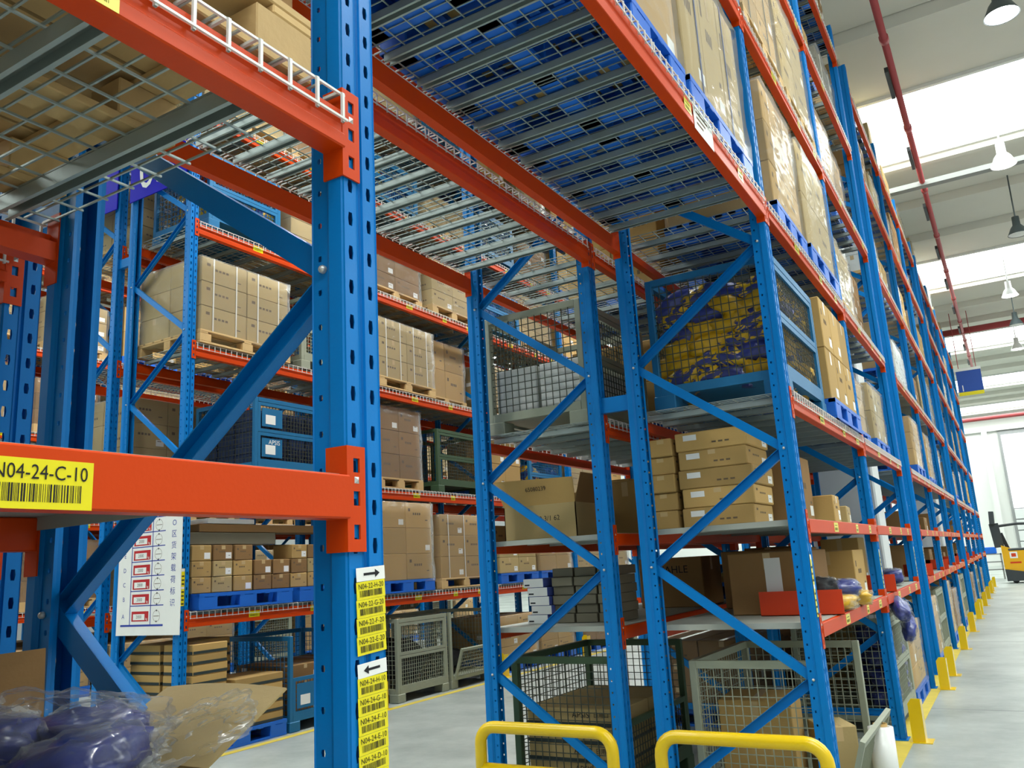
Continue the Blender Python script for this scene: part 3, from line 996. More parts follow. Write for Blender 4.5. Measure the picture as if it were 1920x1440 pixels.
pallet_load('tall wrapped cartons on blue pallet, fourth shelf just right of the tunnel bridge', -0.80, 0.0, 4.16, 5.1, Z4, 1.08, 'blue', (1, 2, 3), 'cardboard', True, 0, False, GL, var=6)
pallet_load('wrapped cartons on blue pallet, fourth shelf, far half of first bay past tunnel', -0.97, 0.02, 5.14, 6.32, Z4, 1.05, 'blue', (2, 2, 2), 'cardboard_pale', True, 0, False, GL)
pallet_load('grey film-wrapped cartons on fifth shelf, near half of first bay past tunnel', -0.97, 0.0, 3.9, 5.04, Z5, 1.1, 'wood', (2, 2, 3), 'cardboard', True, 2, False, GL, 'strap_dark')
pallet_load('wrapped cartons on wooden pallet, fifth shelf, far half of first bay past tunnel', -0.97, 0.0, 5.15, 6.3, Z5, 1.1, 'wood', (2, 2, 2), 'cardboard_pale', True, 0, False, GL)
pallet_load('brown cartons on blue pallet beside the blue cage of yellow bags', -0.98, 0.03, 5.16, 6.33, Z3, 0.95, 'blue', (2, 3, 2), 'cardboard', False, 0, False, GL)
# near bay, on the wire deck above the camera side
pallet_load('brown cartons on wooden pallet, nearest wire deck at upper left', -0.93, -0.02, -1.32, -0.16, rN.deck_z(2)+0.002, 0.8, 'wood', (2, 2, 2), 'cardboard_dark', False, 0, True, GL)
pallet_load('brown cartons on wooden pallet, unseen light blocker far left of nearest wire deck', -0.95, -0.02, -2.62, -1.4, rN.deck_z(2)+0.002, 0.8, 'wood', (2, 2, 2), 'cardboard_dark', False, 0, True, GL)  # out-of-view load added to block light from left and behind
fill(rN, 'front rack', 0, (3, 4), ['bw', 'bd'], GL)
fill(rN, 'front rack', 0, (0, 1), ['fx', 'fd'], GL, skip=((0, 1), (1, 1)))  # unseen loads added to cut the light reaching the near frame
fill(rQ, 'rear rack', 0, (0, 1, 2), ['fx', 'fd'], GL, skip=((0, 1), (1, 1), (2, 1)))  # more unseen loads, added to block light from the left
# blue cage with blue and yellow bags
cage('blue wire cage packed with blue and yellow bags, third shelf beside the tunnel', -0.88, -0.03, 3.87, 5.07, Z3, 0.90, 'cage_blue', 'wire_dark', 0.052, group='wire cages stored on the racks')
for i in range(4):
    for k in range(6):
        for j, yy in enumerate((4.07, 4.42, 4.76)):
            if j == 1 and 0 < i < 3:
                continue
            m_ = ('bag_mixed', 'bag_yellow', 'bag_mixed', 'bag_yellow', 'bag_blue')[(i*2+k*3+j) % 5] if k < 5 else ('bag_blue', 'bag_mixed')[i % 2]
            bag('plump %s bag in blue cage, %s layer, %s column, %s row' % ({'bag_mixed': 'blue and yellow', 'bag_yellow': 'yellow', 'bag_blue': 'blue'}[m_], ORD[k], ORD[i], ('tunnel-side', 'middle', 'far')[j]), (-0.71+i*0.17+rnd.uniform(-0.025, 0.025), yy+rnd.uniform(-0.01, 0.02), Z3+0.205+k*0.108), (0.165+rnd.uniform(-0.02, 0.02), 0.165, 0.088), m_, (i+k*2+j) % 5+10, (rnd.uniform(-0.1, 0.1), rnd.uniform(-0.45, 0.45), rnd.uniform(-0.15, 0.15)), 'bags in the blue cage')
# second shelf: carton stacks at the end
SZ2, SZ1 = rN.deck_z(1)+0.001, rN.deck_z(0)+0.001
for k in range(5):
    carton('wide kraft carton, %s from shelf in five-high stack beside the tunnel' % ORD[k], -0.80+0.012*(k % 2), -0.34+0.012*(k % 3), 3.95, 4.42, SZ2+k*0.122, SZ2+(k+1)*0.122-0.002, 'cardboard', 7, rnd.uniform(-0.03, 0.03), 'five-high carton stack on second shelf')
for k in range(5):
    carton('small kraft carton, %s from shelf in rear stack behind five-high stack' % ORD[k], -1.02 if k < 4 else -0.98, -0.83, 3.95+0.02*(k % 2), 4.36, SZ2+k*0.118, SZ2+(k+1)*0.118-0.002, 'cardboard', 3, 0, 'rear carton stack on second shelf')
for i, (xa, xb, ya, yb, h) in enumerate(((-0.62, -0.2, 4.62, 5.05, 0.46), (-0.45, -0.08, 5.1, 5.4, 0.20), (-0.42, -0.06, 5.45, 5.75, 0.13), (-0.95, -0.6, 5.3, 5.9, 0.36))):
    carton(('dark kraft carton behind the five-high stack, second shelf', 'low open kraft carton on second shelf before the upright', 'flat kraft carton on second shelf beside the first middle upright', 'deep kraft carton at the back of second shelf')[i], xa, xb, ya, yb, SZ2, SZ2+h, ('cardboard_dark', 'cardboard', 'cardboard_pale', 'cardboard_dark')[i], 3, 0.04*i)
# first shelf
big = thing('carton', 'large brown carton with white paper sheet on first shelf beside tunnel', 'box', (-0.42, 4.72, SZ1))
ob('body', carton_me(0.52, 0.62, 0.40, 'cardboard_dark', 0), big)
ob('paper', MB().box(-0.02, 0.085, -0.312, -0.3105, 0.06, 0.36).mesh('paper', 'paper_white'), big)
carton('plain brown carton behind the paper-marked carton, first shelf', -0.95, -0.35, 5.15, 5.7, SZ1, SZ1+0.42, 'cardboard_dark', 3)
carton('brown carton against the middle upright, first shelf', -0.5, -0.1, 5.78, 6.28, SZ1, SZ1+0.38, 'cardboard', 3)
carton('squat brown carton stacked behind, first shelf near middle upright', -0.95, -0.56, 5.8, 6.25, SZ1, SZ1+0.44, 'cardboard_dark', 1)
def divider(label, y, z, x0=-0.47, h=0.15, g='orange shelf dividers'):
    q = MB().box(x0, 0.04, y, y+0.004, z, z+h).box(x0, 0.04, y, y+0.09, z, z+0.004)
    o = ob('shelf_divider', q.mesh('shelf_divider', 'divider_orange'))
    tag(o, label, 'divider', g)
divider('long orange sheet divider on first shelf before large brown carton', 4.31, SZ1)
divider('orange sheet divider on first shelf just past first middle upright', 6.9, SZ1, -0.25)
for i, Y in enumerate(YB[:3]+YC[:2]):
    divider('orange sheet divider on first shelf, %s of five along far aisle sections' % ORD[i], Y+0.5, SZ1, -0.3)
for i in range(4):
    bag(['flat yellow bag in clear film at shelf edge, beside orange divider', 'blue bag in clear film lying at shelf edge, beside orange divider', 'yellow bag under blue bag at first shelf edge', 'dark film bundle behind yellow bags on first shelf'][i], ((-0.06, 4.72, SZ1+0.05), (-0.07, 5.0, SZ1+0.13), (-0.05, 5.25, SZ1+0.05), (-0.14, 4.62, SZ1+0.16))[i], ((0.13, 0.20, 0.055), (0.13, 0.22, 0.07), (0.12, 0.22, 0.06), (0.10, 0.13, 0.07))[i], ('bag_yellow', 'bag_blue', 'bag_yellow', 'goods_dark')[i], i, (0, 0, 0.2*i), 'bags on first shelf', over='poly_bag')
# rear rack, bay behind
MC = thing('carton', 'large brown carton printed MAHLE on first shelf of rear rack', 'box', (-1.50, 5.75, rQ.deck_z(0)+0.001))
ob('body', carton_me(0.55, 0.5, 0.40, 'cardboard_dark', 0), MC)
q = MB().text('MAHLE', 0.085, (0.02, -0.251, 0.30), (1, 0, 0), (0, 0, 1))
ob('print', q.mesh('print', 'print_black'), MC, label='black MAHLE lettering')
QZ1, QZ2, QZ3 = rQ.deck_z(0)+0.001, rQ.deck_z(1)+0.001, rQ.deck_z(2)
for k in range(5):
    o = thing('flat_box', 'flat white-ended blue box, %s from shelf in the rear rack stack' % ORD[k], 'box', (-1.96+(0.0, 0.035, 0.02, 0.01, -0.02)[k], 4.18, QZ1+k*0.062), 'flat boxes on rear rack first shelf')
    ob('body', shared(('flatbox',), lambda: MB().box(-0.08, 0.08, -0.145, 0.145, 0, 0.06, 0, 0.003).mesh('body', 'goods_box_blue')), o)
    ob('end_panel', shared(('flatend',), lambda: MB().box(-0.079, 0.079, -0.1475, -0.145, 0.001, 0.059).rect((0, -0.1475, 0.0), (1, 0, 0), (0, 0, 1), -0.07, 0.012, 0.04, 0.010, 0.0006, 1).mesh('end_panel', ['goods_white', 'print_black'])), o)
for i in range(3):
    for k in range(6):
        o = ob('flat_box', shared(('flatgrey',), lambda: MB().box(-0.08, 0.08, -0.15, 0.15, 0, 0.06, 0, 0.003).mesh('flat_box', 'goods_box_grey')), None, (-1.77+i*0.175, 4.22+0.02*(k % 2), QZ1+k*0.062))
        tag(o, 'flat grey-brown box, %s up in %s grey column beside white-ended boxes' % (ORD[k], ORD[i]), 'box', 'flat boxes on rear rack first shelf')
# big open carton with hand-written number, rear rack second shelf
oc = thing('open_carton', 'large open-top carton with handwritten number on rear rack second shelf', 'box', (-1.86, 4.22, QZ2))
W, D, H = 0.58, 0.5, 0.24
b = MB().box(-W/2, W/2, -D/2, -D/2+0.006, 0, H).box(-W/2, W/2, D/2-0.006, D/2, 0, H).box(-W/2, -W/2+0.006, -D/2, D/2, 0, H).box(W/2-0.006, W/2, -D/2, D/2, 0, H).box(-W/2, W/2, -D/2, D/2, 0, 0.006)
ob('body', b.mesh('body', 'cardboard_pale'), oc)
for nm, q in (('flap', MB().bar((0, -D/2, H+0.09), (0, -D/2+0.001, H+0.0901), 0.001, 0.001)),):
    pass
fl = MB().add([(-W/2, -D/2, H), (W/2, -D/2, H), (W/2+0.015, -D/2-0.05, H+0.17), (-W/2-0.04, -D/2-0.05, H+0.19), (-W/2, -D/2+0.005, H), (W/2, -D/2+0.005, H), (W/2+0.015, -D/2-0.045, H+0.17), (-W/2-0.04, -D/2-0.045, H+0.19)], [(3,2,1,0),(4,5,6,7),(0,1,5,4),(1,2,6,5),(2,3,7,6),(3,0,4,7)])
ob('flap', fl.mesh('flap', 'cardboard'), oc)
fl = MB().add([(W/2, -D/2, H), (W/2, D/2, H), (W/2+0.06, D/2, H+0.2), (W/2+0.06, -D/2, H+0.2), (W/2-0.005, -D/2, H), (W/2-0.005, D/2, H), (W/2+0.055, D/2, H+0.2), (W/2+0.055, -D/2, H+0.2)], [(0,1,2,3),(7,6,5,4),(0,4,5,1),(1,5,6,2),(2,6,7,3),(3,7,4,0)])
ob('flap', fl.mesh('flap', 'cardboard_dark'), oc)
q = MB().text('65080239', 0.042, (0.0, -D/2-0.034, H+0.11), (1, 0, 0), (0, -0.26, 0.965), e=0.002)
q.text('M0 3/1 62', 0.05, (0.06, -D/2, 0.14), (1, 0, 0), (0, 0, 1))
ob('handwriting', q.mesh('handwriting', 'print_black'), oc)
carton('kraft carton standing behind the large open carton, rear rack second shelf', -2.15, -1.7, 4.6, 5.1, QZ2, QZ2+0.36, 'cardboard', 3)
carton('tall kraft carton on rear rack second shelf beside row gap', -1.62, -1.26, 4.55, 5.2, QZ2, QZ2+0.40, 'cardboard', 1)
for k in range(3):
    carton('kraft carton, %s of three stacked at the far end of rear rack second shelf' % ORD[k], -2.15, -1.75, 5.4, 5.9, QZ2+0.17*k, QZ2+0.17*k+0.168, 'cardboard', 1)
# grey cage, rear rack third shelf
cage('grey wire cage holding white boxes, rear rack third shelf beside the tunnel', -2.19, -1.38, 3.88, 5.05, QZ3+0.002, 0.90, 'cage_grey', 'wire_dark', 0.055, group='wire cages stored on the racks')
for i in range(2):
    for j in range(3):
        o = ob('white_box', carton_me(0.34, 0.35, 0.36, 'goods_white', 8), None, (-1.97+0.37*i, 4.12+0.37*j, QZ3+0.136))
        tag(o, 'white box, %s column, %s row in the grey wire cage, rear rack' % (ORD[i], ORD[j]), 'box', 'white boxes in the grey cage')
fill(rQ, 'rear rack', 2, (2,), ['bo', 'ww'], GL, skip=((2, 0),))
fill(rQ, 'rear rack', 2, (3, 5), ['bo', 'ww'], GL, skip=((3, 0),))
fill(rQ, 'rear rack', 3, (0, 1, 2, 3), ['bo', 'ww', 'bd'], GL)
fill(rQ, 'rear rack', 0, (3, 5), ['bd', 'bw'], GL)

# --- floor level of the front rack: grey cage with folded gate
cage('grey wire cage with gate folded down on floor beside the tunnel', -0.84, -0.03, 3.9, 5.08, 0.002, 0.90, 'cage_grey', None, 0.052, front='fold', group='wire cages stored on the racks')
carton('worn open kraft carton inside the grey floor cage', -0.78, -0.34, 4.15, 4.6, 0.14, 0.64, 'cardboard', 0, 0.1)
carton('small kraft carton leaning inside the grey floor cage', -0.30, -0.08, 4.45, 4.75, 0.14, 0.45, 'cardboard_pale', 0, 0.5)
for i in range(5):
    bag('crumpled pale film scrap in grey floor cage bottom, %s from the left' % ORD[i], (-0.7+0.14*i, 4.03+0.02*(i % 2), 0.19), (0.085, 0.06, 0.045), 'goods_white', i, (0, 0, i), 'film scraps')
rl = thing('film_roll', 'white roll of stretch film standing on floor before grey cage', 'film roll', (0.10, 4.62, 0))
ob('roll', MB().lathe([(0.04, 0.0), (0.075, 0.0), (0.075, 0.43), (0.043, 0.435), (0.043, 0.40)], n=28).mesh('roll', 'stretch_film_roll', True), rl)
ob('core', MB().lathe([(0.036, 0.0), (0.042, 0.0), (0.042, 0.45), (0.036, 0.45), (0.036, 0.0)], n=24).mesh('core', 'cardboard', True), rl, label='brown cardboard core')
# green cage with APSIS cartons, rear rack floor
cage('dark green wire cage of lettered cartons on floor beside the tunnel', -2.12, -1.30, 3.9, 5.08, 0.002, 0.92, 'cage_green', 'wire_dark', 0.052, front='half', group='wire cages stored on the racks')
for k in range(4):
    for j in range(2):
        o = thing('carton', 'flat kraft carton lettered APSIS, %s layer, %s column in green cage' % (ORD[k], ('near', 'far')[j]), 'box', (-1.72, 4.24+0.5*j, 0.136+k*0.112), 'lettered cartons in the green cage')
        ob('body', carton_me(0.70, 0.48, 0.11, 'cardboard_pale', 8), o)
        ob('strap', shared(('apstrap',), lambda: MB().box(-0.351, 0.351, -0.2415, -0.2405, 0.0, 0.022).box(0.3505, 0.3515, -0.24, 0.24, 0, 0.022).mesh('strap', 'strap_dark')), o)
        if j == 0:
            ob('print', shared(('aptext',), lambda: MB().text('APSIS', 0.055, (0.06, -0.2405, 0.068), (1, 0, 0), (0, 0, 1), e=0.0015).text('日用口', 0.038, (0.21, -0.2405, 0.070), (1, 0, 0), (0, 0, 1), e=0.0015).mesh('print', 'print_black')), o, label='black APSIS lettering')
# next bays along the aisle, floor level
cage('grey wire cage of blue bags on floor in second bay past tunnel', -0.85, -0.04, 6.62, 7.8, 0.002, 0.92, 'cage_grey', None, 0.055, group='wire cages stored on the racks')
for i in range(3):
    for k in range(4):
        bag('blue wrapped bag in second bay floor cage, %s layer, %s column' % (ORD[k], ORD[i]), (-0.16-0.26*(i % 2)*0.5, 6.86+i*0.34, 0.26+k*0.165), (0.13, 0.18, 0.105), 'bag_blue', (i+k) % 5, (0, 0, 0), 'bags in second bay floor cage', over='poly_bag')
bag('blue film bag hanging over the top of second bay floor cage', (0.05, 6.85, 0.99), (0.08, 0.16, 0.07), 'bag_blue', 3, (0.5, 0.3, 0.5), over='poly_bag')
bag('lower blue film bag hanging over second bay floor cage', (0.08, 6.98, 0.82), (0.06, 0.14, 0.10), 'bag_blue', 2, (0.8, 0.2, 0.3), over='poly_bag')
floor_goods(rQ, 'rear rack', 3, (('blue', 'cardboard_dark', True), ('wood', 'cardboard_dark', False)), GL)
floor_goods(rQB, 'rear rack second section', 0, (('blue', 'cardboard_dark', True), ('wood', 'cardboard_dark', True)), GL)
fill(rQB, 'rear rack second section', 0, (0, 1, 2), ['bo', 'wd'], GL)
floor_goods(rN, 'front rack', 3, (None, ('blue', 'cardboard', True)), GL)
for rk, ph in ((rNB, 'second aisle section'), (rNC, 'third aisle section')):
    for b_ in range(3):
        floor_goods(rk, ph, b_, (rnd.choice(('cage', ('blue', 'cardboard', True))), rnd.choice(('cage', ('wood', 'cardboard_dark', True)))), GL)
        fill(rk, ph, b_, (2, 3, 4, 5, 6), ['bw', 'bp', 'bo', 'ww', 'bw', 'pl', 'bd', 'wg', 'wh'], GL)
        for k in (0, 1):
            a = rk.ys[b_]
            for j in range(2):
                if rnd.random() < 0.7:
                    h = rnd.uniform(0.2, 0.4)
                    carton('brown carton, %s shelf, %s bay, %s half, %s' % (ORD[k], ORD[b_], ('near', 'far')[j], ph), -0.75, -0.2, a+0.5+j*1.1, a+1.0+j*1.1, rk.deck_z(k)+0.001, rk.deck_z(k)+h, 'cardboard_dark', 3)
fill(rND, 'last aisle section', 0, (2, 3, 4, 5, 6), ['bw', 'bp', 'ww', 'pl'], GL)
# second bay past the tunnel, lower shelves
carton('tall kraft carton on first shelf behind second middle upright', -0.8, -0.42, 8.2, 8.6, SZ1, SZ1+0.5, 'cardboard', 1)
carton('brown carton on first shelf in second bay past tunnel', -0.9, -0.4, 7.3, 7.9, SZ1, SZ1+0.34, 'cardboard_dark', 3)
bag('dark blue film bundle on first shelf, second bay past tunnel', (-0.15, 8.2, SZ1+0.09), (0.12, 0.25, 0.09), 'bag_blue', 4, (0, 0, 0.2), over='poly_bag')

# --- O rack seen through the tunnel
OX = XO
def oz(k): return rO.deck_z(k)+0.003
pallet_load('three-layer strapped cartons under film on wooden pallet, third shelf behind nearest upright', OX-1.0, OX+0.03, 4.10, 5.33, oz(2), 0.93, 'wood', (2, 2, 3), 'cardboard_pale', True, 4, True, GL, var=2)
cage('grey wire cage beside the three-layer strapped cartons, load board rack', OX-0.95, OX-0.02, 5.55, 6.55, oz(2), 0.86, 'cage_grey', None, 0.055, group='wire cages stored on the racks')
pallet_load('strapped pale cartons on wooden pallet just right of the nearest upright', OX-1.0, OX+0.02, 6.9, 8.12, oz(2), 0.94, 'wood', (1, 2, 3), 'cardboard_pale', True, 4, True, GL, var=2)
pallet_load('brown cartons on wooden pallet, third shelf, beyond the strapped pale cartons', OX-1.0, OX-0.25, 8.25, 9.3, oz(2), 1.0, 'wood', (2, 2, 2), 'cardboard', True, 0, False, GL)
cg = cage('teal wire cage full of navy bins, second shelf left of nearest upright', OX-0.95, OX-0.0, 4.85, 6.05, oz(1)+0.0, 0.86, 'cage_blue', 'wire_dark', 0.055, front='full', plate=True, group='wire cages stored on the racks')
q = MB().text('APSIS', 0.07, (0.036, 0, 0), (0, 1, 0), (0, 0, 1))
ob('lettering', q.mesh('lettering', 'paper_white'), cg, (0.916, 0.27, 0.38))
for i in range(3):
    for j in range(4):
        for k in range(5):
            if 0 < j < 3 and i < 2 and k < 4:
                continue
            o = ob('bin', shared(('navybin',), lambda: MB().box(-0.13, 0.13, -0.12, 0.12, 0, 0.115, 0, 0.008).box(-0.135, 0.135, -0.125, 0.125, 0.095, 0.118).mesh('bin', 'bin_navy')), None, (OX-0.80+i*0.28, 5.03+j*0.27, oz(1)+0.14+k*0.121))
            tag(o, 'navy plastic bin in teal cage, %s layer, %s column, %s row from aisle' % (ORD[k], ORD[j], ORD[2-i]), 'bin', 'bins in the teal cage')
pallet_load('dark cartons on second shelf just right of the nearest upright', OX-1.0, OX-0.05, 6.9, 7.85, oz(1), 1.08, 'wood', (2, 2, 3), 'cardboard_dark', True, 0, False, GL)
cage('green wire cage on second shelf behind rear rack corner upright', OX-0.95, OX-0.05, 8.2, 9.3, oz(1), 0.9, 'cage_green', 'wire_dark', 0.055, group='wire cages stored on the racks')
for j in range(2):
    o, r_ = (4.16, 5.46)[j], None
    pl = thing('plastic_pallet', ('blue plastic pallet of small cartons, first shelf, behind the load board', 'blue plastic pallet of small cartons, first shelf, left of the nearest upright')[j], 'pallet', (OX-0.46, o+0.6, oz(0)), 'blue pallets on the load board rack')
    add_pallet(pl, 'blue', 1.0, 1.2, False)
cnt = 0
for j in range(9):
    for k in range(3 if j not in (3, 4) else 2):
        if j == 8 and k == 2:
            continue
        cnt += 1
        w = 0.24
        carton('small kraft carton, %s layer, %s column, loose stack above blue pallets, first shelf' % (ORD[k], ORD[j]), OX-0.42-rnd.uniform(0, 0.06), OX-0.14, 4.2+j*0.262, 4.2+j*0.262+w, oz(0)+0.152+k*0.155, oz(0)+0.152+k*0.155+0.152, rnd.choice(('cardboard', 'cardboard_dark', 'cardboard_pale')), rnd.choice((1, 3, 2)), rnd.uniform(-0.05, 0.05), 'small cartons on first shelf of load board rack')
for i, (ya, yb, zz, hh) in enumerate(((4.15, 5.3, 0.625, 0.12), (4.3, 6.1, 0.75, 0.08), (4.4, 5.0, 0.835, 0.05))):
    carton(('long flat carton wrapped in film above the loose small cartons', 'longer dark flat carton above the film-wrapped flat carton', 'thin white board topping the long flat cartons')[i], OX-0.5, OX-0.16, ya, yb, oz(0)+zz-0.005, oz(0)+zz+hh-0.005, ('goods_box_grey', 'cardboard_dark', 'goods_white')[i], 8)
pallet_load('film-wrapped carton block on blue pallet just right of the nearest upright', OX-0.98, OX+0.04, 6.78, 7.92, oz(0), 1.13, 'blue', (2, 2, 3), 'cardboard', True, 0, False, GL)
pallet_load('banded cartons on wooden pallet, first shelf before rear rack corner upright', OX-0.98, OX+0.02, 8.1, 9.3, oz(0), 1.0, 'wood', (2, 2, 3), 'cardboard', True, 3, True, GL)
pallet_load('two wide kraft cartons on blue pallet beyond rear rack corner upright', OX-0.95, OX+0.03, 9.6, 10.75, oz(0), 0.62, 'blue', (1, 2, 2), 'cardboard_pale', False, 0, False, GL)
pallet_load('silvery film-wrapped cartons on blue pallet beside the two wide kraft cartons', OX-0.95, OX+0.03, 10.85, 12.0, oz(0), 0.65, 'blue', (2, 2, 2), 'cardboard', True, 0, False, GL)
# floor of the O rack: piles of strapped flat cartons on blue pallets, cages
fp = thing('plastic_pallet', 'blue plastic pallet on floor under piles of flat cartons', 'pallet', (OX-0.45, 4.68, 0.003), 'blue pallets on the load board rack')
add_pallet(fp, 'blue', 1.02, 1.16, False)
for c_, (ya, yb, n_, xa, xb) in enumerate(((4.12, 4.52, 9, OX-0.40, OX+0.02), (4.54, 5.0, 9, OX-0.95, OX-0.50), (4.60, 5.22, 5, OX-0.45, OX+0.04), (4.12, 4.50, 9, OX-0.9, OX-0.45))):
    for k in range(n_):
        o = thing('flat_carton', 'flat kraft carton with dark band, %s layer, %s pile, floor pallet, load board rack' % (ORD[k], ORD[c_]), 'box', ((xa+xb)/2, (ya+yb)/2+rnd.uniform(-0.006, 0.006), 0.155+k*0.093), 'banded flat cartons on floor')
        dx, dy = xb-xa, yb-ya
        ob('body', carton_me(dx, dy, 0.091, 'cardboard', 8), o)
        ob('band', shared(('band', round(dx, 3), round(dy, 3)), lambda: MB().box(dx/2+0.0002, dx/2+0.0012, -dy/2+0.004, dy/2-0.004, 0.004, 0.030).box(-dx/2+0.004, dx/2-0.004, -dy/2-0.0012, -dy/2-0.0002, 0.004, 0.030).mesh('band', 'strap_dark')), o)
cg = cage('teal wire cage with lowered gate on floor left of the nearest upright', OX-0.98, OX+0.06, 5.3, 6.5, 0.002, 0.95, 'cage_blue', None, 0.055, front='half', plate=True, group='wire cages stored on the racks')
for k in range(3):
    for j in range(2):
        carton('reddish-brown carton, %s layer, %s half of teal floor cage' % (ORD[k], ('near', 'far')[j]), OX-0.85, OX-0.06, 5.38+j*0.55, 5.9+j*0.55, 0.136+k*0.17, 0.136+k*0.17+0.168, 'cardboard_dark', 5, 0, 'cartons in the teal floor cage')
cg = cage('tall grey-green wire cage on floor just right of the nearest upright', OX-0.98, OX+0.03, 7.1, 8.15, 0.002, 0.98, 'cage_grey', None, 0.055, front='full', group='wire cages stored on the racks')
bag('', (0.5, 0.5, 0.45), (0.40, 0.44, 0.30), 'goods_dark', 3, name='contents', parent=cg)
cg = cage('grey-green wire cage with front gate down before rear rack corner upright', OX-0.98, OX+0.03, 8.22, 9.25, 0.002, 0.98, 'cage_grey', None, 0.055, front='fold', group='wire cages stored on the racks')
bag('', (0.45, 0.5, 0.32), (0.36, 0.40, 0.18), 'goods_dark', 2, name='contents', parent=cg)
fill(rO, 'load board rack', 0, (3, 4, 5), ['ww', 'ww', 'wd', 'cage'], GL, det=False)
fill(rO, 'load board rack', 1, (3, 4, 5), ['wd', 'ww', 'cage', 'ww'], GL)
fill(rO, 'load board rack', 2, (1, 2, 3, 4, 5), ['ww', 'bo', 'wd', 'cage'], GL)
fill(rO, 'load board rack', 3, (0, 1, 2, 3, 4, 5), ['ww', 'bo', 'wd'], GL)
floor_goods(rO, 'load board rack', 2, (('blue', 'cardboard', True), ('blue', 'cardboard', True)), GL)
floor_goods(rO, 'load board rack', 3, (('blue', 'cardboard_dark', True), 'cage'), GL)
for b_ in range(4):
    fill(rO2, 'rack behind load board', b_, (1, 3, 4) if b_ < 2 else (0, 2, 4), ['ww', 'wd', 'bo', 'ww'], GL)
for b_ in range(6):
    fill(rP, 'far rack', b_, (0, 1, 2, 3, 4, 5), ['ww', 'ww', 'bo', 'wd', 'bp'], GL)
    floor_goods(rP, 'far rack', b_, (rnd.choice(('cage', ('wood', 'cardboard', True))), ('blue', 'cardboard', True)), GL)

# ------------------------------------------------------------------ labels on the nearest beams and upright
def front_label(parent, me, y, z, x=0.0105):
    return ob('location_label', me, parent, (x, y-YA[0], z))
cme = sticker(0.134, 0.061, 'N04-24-C-10', seed=3)
front_label(rN.root, cme, -0.657, 1.6525)
dme = sticker(0.134, 0.050, 'N04-24-D-10', seed=4)
front_label(rN.root, dme, -0.655, 2.372, 0.0108)
def arrow_label(right):
    w, h = 0.078, 0.024
    q = MB().plate((0, -w/2, -h/2), (0, 1, 0), (0, 0, 1), w, h, 0.0006)
    o, r, u = (0.0006, 0, 0), (0, 1, 0), (0, 0, 1)
    s = 1 if right else -1
    q.rect(o, r, u, -0.020 if right else -0.012, -0.0022, 0.032, 0.0044, 0.0005, 1)
    q.add([(0.0012, s*0.011, -0.0075), (0.0012, s*0.024, 0), (0.0012, s*0.011, 0.0075)], [(0, 1, 2) if right else (2, 1, 0)], 1)
    return q.mesh('arrow_label', ['paper_white', 'print_black'])
def post_label(me, z, nm='location_label', tilt=0.0):
    return ob(nm, me, rN.root, (0.0032, -0.0415-YA[0], z), (tilt, 0, 0))
post_label(arrow_label(True), 1.525, 'arrow_label', 0.05)
for i, ch in enumerate('HGFE'):
    post_label(sticker(0.078, 0.031, 'N04-22-%s-20' % ch, seed=10+i), 1.497-0.0315*i, tilt=0.06)
post_label(arrow_label(False), 1.361, 'arrow_label', 0.06)
for i, ch in enumerate('HGFEDCB'):
    post_label(sticker(0.078, 0.031, 'N04-24-%s-10' % ch, seed=20+i), 1.333-0.0315*i, tilt=0.04)
# white sheet on the tunnel beam
sh = MB().plate((0, 0, 0), (0, 1, 0), (0, 0, 1), 0.30, 0.145, 0.0008)
for i in range(3):
    sh.rect((0.0008, 0, 0), (0, 1, 0), (0, 0, 1), 0.04, 0.10-0.03*i, 0.18-0.04*i, 0.012, 0.0004, 1)
o = ob('notice_sheet', sh.mesh('notice_sheet', ['paper_white', 'print_grey']), rN.root, (0.0118, 2.36-YA[0], NZ[3]+0.02), label='white printed sheet')

# ------------------------------------------------------------------ open carton with film bags at lower left
bx = thing('open_carton', 'open kraft carton with flaps spread, lower left beside the nearest upright', 'box', (-0.54, -0.48, rN.deck_z(0)+0.001))
BW, BD, BH = 0.56, 0.62, 0.075
b = MB().box(-BW/2, BW/2, -BD/2, -BD/2+0.006, 0, BH).box(-BW/2, BW/2, BD/2-0.006, BD/2, 0, BH).box(-BW/2, -BW/2+0.006, -BD/2, BD/2, 0, BH).box(BW/2-0.006, BW/2, -BD/2, BD/2, 0, BH).box(-BW/2, BW/2, -BD/2, BD/2, 0, 0.006)
ob('body', b.mesh('body', 'cardboard_pale'), bx)
def flap(pts, th, m, n=10):
    """bent sheet from four corner points with real thickness and a little sag"""
    a, b_, c, d = [Vector(p) for p in pts]
    nrm = (b_-a).cross(d-a).normalized()
    q = MB()
    vs, fs = [], []
    for k in (0, 1):
        for i in range(n+1):
            for j in range(n+1):
                u, v = i/n, j/n
                p = (a*(1-u)+b_*u)*(1-v)+(d*(1-u)+c*u)*v
                p += nrm*(0.010*math.sin(PI*u)*v+(th if k else 0))
                vs.append(p)
    N1 = (n+1)
    off = N1*N1
    for i in range(n):
        for j in range(n):
            q0 = (i*N1+j, (i+1)*N1+j, (i+1)*N1+j+1, i*N1+j+1)
            fs.append(q0[::-1]); fs.append(tuple(x+off for x in q0))
    for i in range(n):
        for e in ((i*N1, (i+1)*N1), ((i+1)*N1+n, i*N1+n)):
            fs.append((e[0], e[1], e[1]+off, e[0]+off))
        for e in ((i+1, i), (n*N1+i, n*N1+i+1)):
            fs.append((e[0], e[1], e[1]+off, e[0]+off))
    return q.add(vs, fs).mesh('flap', m)
ob('flap', flap([(-0.10, 0.31, BH), (0.27, 0.31, BH), (0.255, 0.515, BH+0.105), (-0.11, 0.515, BH+0.100)], 0.004, 'cardboard_pale'), bx)
